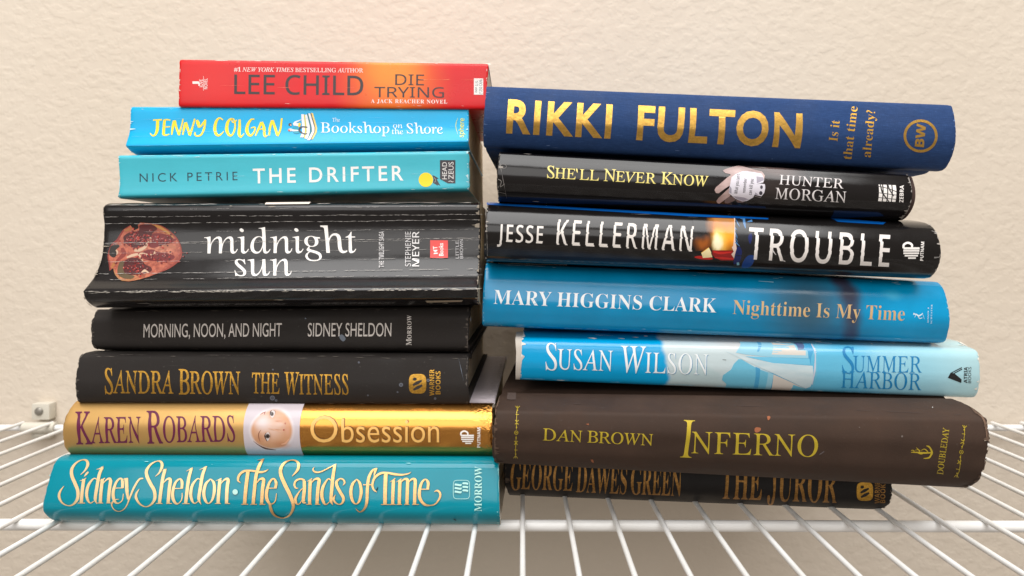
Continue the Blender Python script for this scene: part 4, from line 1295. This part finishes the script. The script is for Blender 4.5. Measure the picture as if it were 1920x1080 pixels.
# ---- black jacket with a flame picture
b = Book('black jacketed book with white block capitals and a flame picture at mid spine', (910, 490, .345), (1735, 522.5, .339), 'R',
         [(1712, 413.4), (1730, 416), (1742, 420), (1751, 426), (1757, 436), (1761, 448), (1764, 463), (1763.6, 478), (1761, 493), (1754.6, 508), (1745.6, 519.4), (1735, 522.5)], ((911.5, 379), (909, 490)), 0.168, True, 0.0022, 0.00018, joint=True)
P9 = lambda x, y: (1280 + x / 9, 395 + y / 9)


def pt(x, y, rx, ry, rot, soft, c, st=1.0, warp=0.0):
    X, Y = P9(x, y)
    return (X, Y, rx / 9, ry / 9, rot, soft, c, st, warp)


b.body(cover_mat('black_flame_jacket', (22, 20, 20), .15, bk=b, var=.12, spec=.45, coat=.0, paint=[
    (1240, 497, 480, 17, .04, .8, (8, 44, 70), .8, .002),
    ]))


def flame():
    k = NT('flame_print')
    nz = k.n('ShaderNodeTexNoise'); nz.inputs['Scale'].default_value = 110; nz.inputs['Detail'].default_value = 4
    k.put(nz.inputs['Vector'], k.scale(k.obj, (1.6, 1, 0.6)))
    sub = k.n('ShaderNodeVectorMath', operation='MULTIPLY_ADD')
    k.put(sub.inputs[0], nz.outputs['Color']); sub.inputs[1].default_value = (.007, 0, .007)
    ad = k.n('ShaderNodeVectorMath', operation='ADD'); k.put(ad.inputs[0], k.obj); ad.inputs[1].default_value = (-.0035, 0, -.0035)
    k.put(sub.inputs[2], ad.outputs[0])
    wv = sub.outputs[0]
    base = lin((22, 20, 20))
    for (x, y, rx, ry, soft, c, st) in ((760, 330, 400, 470, .6, (204, 124, 40), 1), (330, 560, 190, 170, .95, (168, 92, 36), .9), (760, 470, 200, 260, .9, (246, 160, 40), 1), (700, 150, 260, 120, .9, (168, 118, 70), .9), (620, 530, 210, 250, .85, (252, 206, 100), 1), (590, 555, 150, 170, .75, (253, 244, 206), 1)):
        X, Y = P9(x, y)
        f = k.ellipse(b.px(X, Y), b.rad(X, Y, rx / 9, ry / 9), 0, soft, wv)
        base = k.mix(k.math('MULTIPLY', f, st), base, lin(c))
    k.put(k.b.inputs['Base Color'], base)
    k.b.inputs['Roughness'].default_value = .16
    k.b.inputs['Specular IOR Level'].default_value = .45
    return k.m


b.begin('cover_picture')
Q = (1280, 395, 9)
FR = [(160, 110), (870, 135), (880, 300), (850, 600), (855, 670), (480, 668), (140, 690)]
b.poly(FR, flame(), xf=Q)
RD1, RD2 = ink((150, 26, 24), .25), ink((206, 40, 34), .25)
b.poly([(500, 668), (856, 672), (830, 740), (870, 800), (850, 838), (640, 838), (540, 790), (500, 740)], RD1, xf=Q).rib([(520, 690), (640, 715), (820, 700)], [30, 40, 14], RD2, Q).rib([(540, 790), (680, 800), (860, 815)], [14, 40, 20], RD2, Q).poly([(200, 790), (240, 765), (340, 765), (500, 800), (480, 822), (330, 820)], RD2, True, Q)
b.poly([(312, 712), (440, 622), (480, 700), (500, 785), (340, 798)], ink((252, 236, 180), .3), xf=Q).rib([(312, 712), (440, 622)], 9, ink((250, 180, 50)), Q).rib([(445, 620), (490, 670), (485, 720), (515, 780)], [16, 16, 12, 14], ink((52, 26, 16)), Q)
b.poly([(850, 105), (880, 130), (890, 300), (885, 480), (910, 640), (885, 800), (870, 815), (820, 735), (860, 690), (830, 620), (852, 590), (868, 400), (872, 200)], ink((222, 196, 182), .3), xf=Q)
NB, LBL, DBL = ink((22, 34, 92), .24), ink((70, 120, 170), .24), ink((14, 60, 130), .24)
b.poly([(890, 130), (1010, 110), (1160, 130), (1120, 260), (1110, 420), (1190, 380), (1250, 480), (1240, 700), (1180, 880), (1100, 960), (860, 960), (850, 900), (905, 760), (912, 620), (890, 420)], ink((26, 27, 32), .24), True, Q)
b.poly([(910, 640), (960, 610), (1000, 700), (960, 860), (870, 900), (860, 840)], NB, True, Q).poly([(1020, 860), (1100, 760), (1200, 760), (1200, 850), (1130, 950), (1000, 960)], DBL, True, Q).poly([(1110, 420), (1160, 380), (1170, 460), (1140, 560), (1110, 500)], NB, True, Q)
for p, w in (([(900, 150), (930, 220), (965, 275)], [4, 16, 4]), ([(885, 290), (915, 325)], [18, 3]), ([(880, 350), (910, 430), (915, 470)], [6, 14, 4]), ([(890, 470), (935, 540)], [14, 3]), ([(890, 530), (960, 600)], [30, 6]), ([(1030, 130), (1040, 220), (1060, 300)], [40, 40, 10]), ([(960, 115), (1010, 145)], [30, 10]), ([(1090, 190), (1170, 170)], [10, 40])):
    b.rib(p, w, LBL, Q)
b.poly([(910, 875), (950, 870), (955, 915), (912, 920)], ink((120, 170, 190), .4), xf=Q)
# the strip of blue along the upper edge
BL = ink((6, 92, 178), .25)
b.poly([(913, 379.6), (1100, 390.4), (1290, 401), (1440, 409), (1440, 411.6), (1290, 405.6), (1100, 394.4), (913, 384)], BL).poly([(1555, 409), (1600, 412), (1660, 417), (1655, 421), (1600, 418), (1570, 416)], BL)
b.end()
CW = ink((224, 218, 212), .4)
b.begin('author_lettering').text('JESSE', 'sansb', (932, 453.4), (1017.5, 457.4), 34, CW, off=-.018, track=1.08, slices=[(-.05, .1, -.03)])
b.text('KELLERMAN', 'sansb', (1042.5, 460), (1297.5, 473), 50, CW, off=-.020, track=1.18, lean=.02, slices=[(.86, 1.1, .05), (-.1, .08, .05), (.48, .56, .04)]).end()
b.begin('title_lettering').text('TROUBLE', 'sansb', (1402, 487.6), (1666, 502), 63, ink((232, 226, 222), .35), off=-.020, track=1.14, lean=.03, slices=[(.76, 1.1, -.06), (.3, .42, .02)]).end()
b.begin('publisher_mark')
putnam(b, 1708.5, 470, WHT, 15, .06)
b.text('PUTNAM', 'sansb', (1730.6, 489), (1732.6, 453.7), 6, WHT).end()
b.begin('spine_creases').rib([(1746, 433), (1757, 436)], [.4, 1], ink((170, 166, 164))).rib([(1751, 483), (1761, 482)], [3, 1.4], ink((120, 118, 116))).crease(913, 1400, 387, 412, ink((140, 140, 144), .5), .5, .2, 9).crease(911, 914, 384, 480, ink((150, 146, 140), .6), .8, .5, 10).rib([(1448, 468), (1451, 473), (1455, 478)], [1.4, 2, .6], ink((210, 206, 206))).rib([(1465, 487), (1472, 490)], [.8, 2], ink((200, 196, 196))).end()
b.wear((150, 144, 138), 10, 26, 3, .8)

# ---- blue jacket
b = Book('deep sky blue jacketed book with white and tan lettering and a dark smear', (905, 611, .350), (1772, 641, .340), 'R',
         [(1740, 527), (1758, 528.6), (1764, 533), (1769.4, 541), (1776, 561), (1780, 582), (1781.4, 598), (1780, 612), (1777, 625), (1772, 640), (1762, 644)], ((911, 492), (906, 611.6)), 0.168, True, 0.0022, 0.00014, joint=True, edge=basic('dark_blue_edge', (60, 60, 96), .7))
b.body(cover_mat('blue_jacket', (0, 138, 188), .2, bk=b, var=.12, coat=.0, paint=[
    (1700, 580, 130, 90, 0, .9, (0, 158, 214), .9, .003), (1380, 545, 190, 40, 0, .9, (0, 146, 200), .8, .004), (1515, 575, 120, 100, 0, .95, (58, 94, 116), 1, .007), (1560, 630, 130, 30, 0, .95, (30, 92, 130), .7, .005),
    (1590, 548, 32, 40, -.5, .8, (58, 58, 76), .95, .004), (1598, 590, 26, 60, 0, .85, (62, 66, 88), .95, .004), (1575, 527, 28, 16, 0, .8, (62, 60, 80), .95, .003), (1594, 632, 22, 28, 0, .8, (50, 66, 96), .9, .003), (1672, 553, 24, 14, 0, .95, (70, 184, 222), .5, .006)]))
b.begin('author_lettering').text('MARY HIGGINS CLARK', 'serif', (925, 569.8), (1343, 586.2), 26.6, ink((232, 236, 238)), off=-.009, lean=.03).end()
b.begin('title_lettering').text('Nighttime Is My Time', 'serif', (1373.5, 588.8), (1695.5, 601.4), 26.6, ink((206, 172, 122)), off=-.009, lean=.03).end()
SS = ink((206, 228, 236))
b.begin('publisher_mark').rib([(1712, 590), (1717, 589), (1722, 592), (1727, 590), (1730, 587)], [.8, 2, 3, 2, .8], SS).rib([(1717, 589), (1715, 595)], .9, SS).rib([(1721, 592), (1724, 597), (1729, 596)], 1.2, SS).rib([(1729, 587), (1733, 598)], .5, SS).disc(1713.5, 588, 1.2, 1.2, SS)
b.text('SIMON &', 'serif', (1741, 605), (1741.6, 576), 2.4, SS, track=1.3).text('SCHUSTER', 'serif', (1747, 607), (1748, 571), 2.4, SS, track=1.3).end()
b.begin('spine_creases').crease(913, 1440, 495.4, 517, ink((200, 220, 226), .6), .5, .12, 3).crease(907, 1760, 609, 642, ink((120, 180, 206), .6), .6, .5, 4, .3).rib([(1422, 527), (1450, 529)], [.4, 1], ink((180, 220, 232))).rib([(996, 567), (1003, 562), (1006, 566), (1000, 571), (996, 567)], .6, ink((90, 180, 216))).end()
b.begin('price_label').poly([(934, 493.4), (1062, 496.4), (1064, 497.6), (1060, 496.9), (934, 494.4)], ink((226, 222, 216))).poly([(1088, 494.6), (1178, 498.6), (1181, 500.4), (1090, 496.6)], ink((226, 222, 216))).poly([(1240, 503.6), (1300, 504), (1290, 505.6), (1260, 505.2)], ink((226, 222, 216))).end()
b.wear((150, 200, 216), 11, 18, 14, .7)

# ---- pale blue jacket with a sail
b = Book('pale blue jacketed book with a painted sail in the clouds, its left edge torn', (975, 712, .350), (1827, 744.7, .338), 'R',
         [(1780, 635), (1798, 640), (1814, 648.6), (1830, 656), (1836, 668), (1837.4, 682), (1837.6, 696), (1837, 709), (1834, 726), (1828, 743), (1818, 745.6)], ((977, 617.5), (974, 712)), 0.168, True, 0.0022, 0.00035, joint=True, edge=basic('grey_paper_edge', (206, 200, 190), .8))
b.body(cover_mat('sky_jacket', (0, 160, 216), .18, bk=b, var=.04, coat=.0, paint=[
    (1820, 690, 240, 110, 0, .5, (176, 212, 218), 1, .004), (1690, 700, 170, 110, 0, .9, (146, 206, 226), .9, .003), (1345, 660, 110, 110, 0, .1, (196, 212, 216), 1, .008), (1300, 730, 60, 50, 0, .2, (186, 208, 212), 1, .006),
    (1430, 640, 130, 36, 0, .5, (206, 206, 206), .9, .004), (1530, 690, 130, 110, 0, .7, (104, 188, 220), .9, .003)]))
b.begin('cover_picture')
Q = (1220, 615, 5.647)


def sail():
    k = NT('sail_print')
    n = k.noise(k.scale(k.obj, (70, 60, 260)), 1, 4)
    k.put(k.b.inputs['Base Color'], k.mix(k.rng(n, .3, .7), lin((182, 206, 214)), lin((204, 218, 222))))
    k.b.inputs['Roughness'].default_value = .24
    return k.m


SB, SB2, SC, SP = ink((108, 186, 214), .25), ink((74, 160, 204), .25), ink((210, 204, 196), .25), ink((146, 200, 220), .25)
b.poly([(930, 330), (960, 330), (1130, 430), (1240, 470), (1290, 490), (1260, 648), (780, 632), (800, 590), (755, 550), (765, 500), (850, 440), (880, 380)], SB, xf=Q)
b.poly([(1110, 410), (1160, 430), (1120, 645), (1080, 640), (1110, 520)], SB2, xf=Q).poly([(1245, 470), (1300, 490), (1260, 648), (1205, 645)], SP, xf=Q)
b.poly([(1300, 490), (1480, 570), (1630, 640), (1600, 664), (1265, 650)], SC, xf=Q).poly([(1510, 600), (1630, 640), (1610, 664), (1470, 658)], SB, xf=Q)
b.poly([(930, 140), (1480, 150), (1560, 230), (1660, 235), (1670, 320), (1300, 310), (1000, 280), (900, 260)], SP, xf=Q)
b.poly([(1260, 145), (1470, 150), (1540, 235), (1640, 240), (1640, 290), (1280, 280)], SC, xf=Q).poly([(1110, 145), (1150, 146), (1145, 250), (1125, 250)], ink((96, 164, 204), .25), xf=Q)
b.poly([(1500, 150), (1590, 152), (1615, 225), (1560, 235)], ink((90, 110, 150), .25), xf=Q).poly([(1600, 155), (1690, 160), (1700, 300), (1690, 390), (1675, 390), (1660, 240), (1615, 225)], SB2, xf=Q)
b.poly([(780, 240), (1000, 310), (1300, 370), (1715, 400), (1720, 560), (1690, 620), (1640, 640), (1300, 480), (1000, 345)], sail(), xf=Q)
b.poly([(1000, 300), (1300, 310), (1680, 325), (1690, 392), (1300, 372)], ink((112, 190, 222), .25), xf=Q)
b.rib([(1690, 160), (1745, 260), (1740, 420), (1710, 600)], [8, 24, 24, 6], ink((190, 200, 216), .25), Q).rib([(1735, 160), (1755, 300), (1750, 500), (1700, 660)], [14, 16, 16, 10], SB, Q)
b.rib([(760, 334), (800, 338)], 8, ink((140, 150, 150)), Q).end()
SW = ink((234, 240, 242))
b.begin('author_lettering')
for dx, dy, m in ((1.0, .5, ink((40, 130, 176))), (0, 0, SW)):
    b.text([('S', 1.0), ('USAN ', .76, .04), ('W', 1.0), ('ILSON', .76, .02)], 'roman', (1022 + dx, 693.4 + dy), (1326 + dx, 703.6 + dy), 50, m, off=-0.002, lean=.02, gap=.0)
b.end()
BLU = ink((24, 126, 182))
b.begin('title_lettering').text([('S', 1.62, -.08), ('UMMER', 1)], 'roman', (1578, 697.2), (1728, 698.6), 30.5, BLU, off=-.001, lean=.03, gap=-.12).text('HARBOR', 'roman', (1576, 726.4), (1727, 731.4), 31, BLU, off=-.001, lean=.03).end()
K_ = ink((26, 26, 28))
Q = (1380, 620, 3.086)
b.begin('publisher_mark').poly([(1225, 272), (1240, 244), (1262, 246), (1305, 282), (1302, 302)], K_, xf=Q).rib([(1242, 246), (1306, 213)], 5, K_, Q).rib([(1262, 246), (1308, 222)], 5, K_, Q)
b.text('ATRIA', 'sansb', (1813.4, 718), (1814, 688), 6.6, K_).text('BOOKS', 'sans', (1820.4, 718), (1821, 688), 5.6, K_).end()
b.begin('spine_creases').poly([(968.5, 622), (979.5, 622), (979, 645), (978, 664), (984, 668), (979, 675), (977, 690), (975, 711), (967, 711), (968, 660)], ink((196, 188, 178), .8)).crease(985, 1830, 623, 652, ink((200, 230, 240), .6), .5, .25, 4).crease(978, 1820, 709, 743.4, ink((150, 210, 230), .6), .5, .4, 5, .3).end()
b.wear((222, 222, 214), 12, 26, 12, .9)

# ---- thick dark brown hardback
b = Book('thick dark brown hardback with yellow capitals, an anchor and frayed right corners', (930, 868, .3377), (1813, 913, .3205), 'R',
         [(1790, 748), (1806, 755), (1818, 762), (1831, 770), (1842, 779), (1850, 787), (1853, 800), (1855, 818), (1855, 834), (1851.6, 853), (1846, 881), (1838, 895), (1828, 906), (1813, 913), (1800, 914)], ((930, 737), (929, 868)), 0.168, True, 0.0026, 0.0008, joint=True, edge=cover_mat('frayed_board_edge', (86, 66, 54), .9, 'board', var=.3))
b.body(cover_mat('brown_cloth', (66, 50, 41), .72, 'board', bk=b, var=.25, dust=.16))
IN = ink((196, 172, 48), .4, .25)
b.begin('author_lettering').text([('D', 1.04), ('AN ', .98), ('B', 1.02), ('ROWN', .98)], 'roman', (1017, 825.4), (1223.5, 835.4), 21.6, IN, off=.001, lean=.02, gap=.03).end()
b.begin('title_lettering').text('I', 'roman', (1273.5, 857.6), (1296, 858.6), 71, IN, off=-.004, lean=.08).text('NFERNO', 'roman', (1295, 849.6), (1532.5, 856.6), 40.5, IN, off=-.002, lean=.03).end()
Q = (1690, 770, 7.714)
b.begin('publisher_mark').text('DOUBLEDAY', 'roman', (1767.6, 890), (1779.6, 803.4), 11.4, IN, off=.002)
b.rib([(140, 600), (240, 603), (320, 610), (450, 606)], [10, 20, 26, 16], IN, Q).rib([(358, 508), (395, 518), (425, 555), (440, 605), (425, 645), (395, 680), (320, 690)], [8, 22, 22, 30, 24, 22, 10], IN, Q)
b.rib([(140, 575), (165, 570), (185, 585), (165, 600)], 9, IN, Q).rib([(215, 530), (240, 560), (265, 580), (245, 610), (290, 625), (330, 610)], [5, 14, 12, 12, 14, 8], IN, Q).rib([(280, 575), (330, 555), (370, 580), (385, 610)], [5, 12, 14, 10], IN, Q).rib([(200, 570), (245, 560)], 7, IN, Q).end()
b.begin('ornament')


def ornament(top, mid, bot, sc):
    top, mid, bot = np.array(top), np.array(mid), np.array(bot)
    P = lambda t: (top + (mid - top) * t * 2 if t < .5 else mid + (bot - mid) * (t - .5) * 2)
    b.rib([P(0), P(.44)], .9 * sc, IN).rib([P(.56), P(1)], .9 * sc, IN)
    b.ring(*mid, 3.4 * sc, 3.4 * sc, 1.0 * sc, IN, 16).disc(*mid, 1.2 * sc, 1.2 * sc, IN)
    d = (bot - top) / np.linalg.norm(bot - top); e = np.array([-d[1], d[0]])
    for t in (.16, .84): b.rib([P(t) - e * 3.2 * sc, P(t) + e * 3.2 * sc], .9 * sc, IN)
    for t, g in ((.28, 1), (.33, -1), (.68, 1), (.72, -1)):
        p = P(t)
        b.rib([p - e * 3.4 * sc - d * g * 1.5 * sc, p + d * g * sc, p + e * 3.4 * sc - d * g * 1.5 * sc], 1.2 * sc, IN)
    for t, g in ((0, 1), (1, -1)):
        p = P(t)
        b.rib([p - e * 4 * sc, p + d * g * 4.5 * sc, p + e * 4 * sc], 1.1 * sc, IN)
    for t in (.4, .6, .08, .92): b.disc(*P(t), 1.2 * sc, 1.6 * sc, IN)


ornament((1808.4, 797.5), (1802.2, 847.4), (1792.4, 894.6), 1.0)
b.end()
b.begin('ornament')
ornament((970.8, 761), (968, 811), (966.8, 858.6), .95)
b.end()
OB = ink((150, 88, 56), .8)
b.begin('scuff_marks').poly([(1415, 803), (1419, 801), (1426, 802.6), (1425, 808), (1418, 811), (1414.6, 808)], OB, True).poly([(1438, 781), (1443, 780.4), (1444, 784), (1440, 788)], OB, True).poly([(1098, 795), (1104, 794), (1104, 797)], OB).poly([(1107, 861), (1112, 861), (1113.6, 867), (1110, 866)], OB)
G9 = ink((108, 98, 92), .9)
b.crease(945, 1800, 741, 777, ink((74, 60, 54), .9), .7, .3, 3, .5).rib([(1536, 852), (1545, 846)], 1.6, ink((96, 88, 88), .9)).disc(1611, 801, 1.2, 1, G9).disc(1691, 818, 1.8, 2, G9).disc(1746, 763, 1, 1, ink((200, 196, 190)))
b.rib([(1832, 776), (1842, 784), (1848, 800), (1850, 822)], [1.5, 3, 4, 2], ink((112, 88, 72), .9)).rib([(1845, 826), (1854, 825)], [.5, 2], ink((206, 190, 170), .9)).rib([(1846, 828), (1855, 829)], [.5, 3], ink((40, 30, 26), .9)).end()
b.wear((92, 72, 58), 13, 90, 0, 1.3)

# ---- black hardback underneath
b = Book('black hardback with tall gold capitals, half hidden under the dark brown book', (950, 928, .376), (1658, 953, .355), 'R',
         [(1640, 853), (1655, 857), (1666, 868), (1670.6, 886), (1671.6, 905), (1673, 925), (1671.6, 938), (1667, 946), (1658, 953), (1645, 955.4)], ((945, 830), (946, 928)), 0.150, True, 0.0024, 0.0006, joint=True, edge=basic('dark_board_edge', (36, 30, 28), .8))
b.body(cover_mat('black_paper_board', (27, 24, 23), .6, 'board', bk=b, var=.2, dust=.12))
GD = foil((178, 132, 72), .45, .5)
b.begin('author_lettering').text([('G', 1.08), ('EORGE ', 1, .04), ('D', 1.05), ('AWES ', 1), ('G', 1.08), ('REEN', 1)], 'serif', (956, 918), (1276, 930), 50, GD, off=-.004, gap=.02, lean=.02).end()
b.begin('title_lettering').text('THE JUROR', 'serif', (1350, 935), (1568, 943), 66, GD, off=-.004, lean=.02).end()
b.begin('publisher_mark')
warner(b, 1621.5, 921.5, 16.5, ink((28, 25, 24), .8))
b.text('WARNER', 'sansb', (1649, 943.6), (1650, 896), 9.4, GD, off=-.004).text('BOOKS', 'sansb', (1659.4, 943), (1660.4, 901), 9.4, GD, off=-.004).end()
b.wear((80, 68, 58), 14, 40, 0, 1.1)
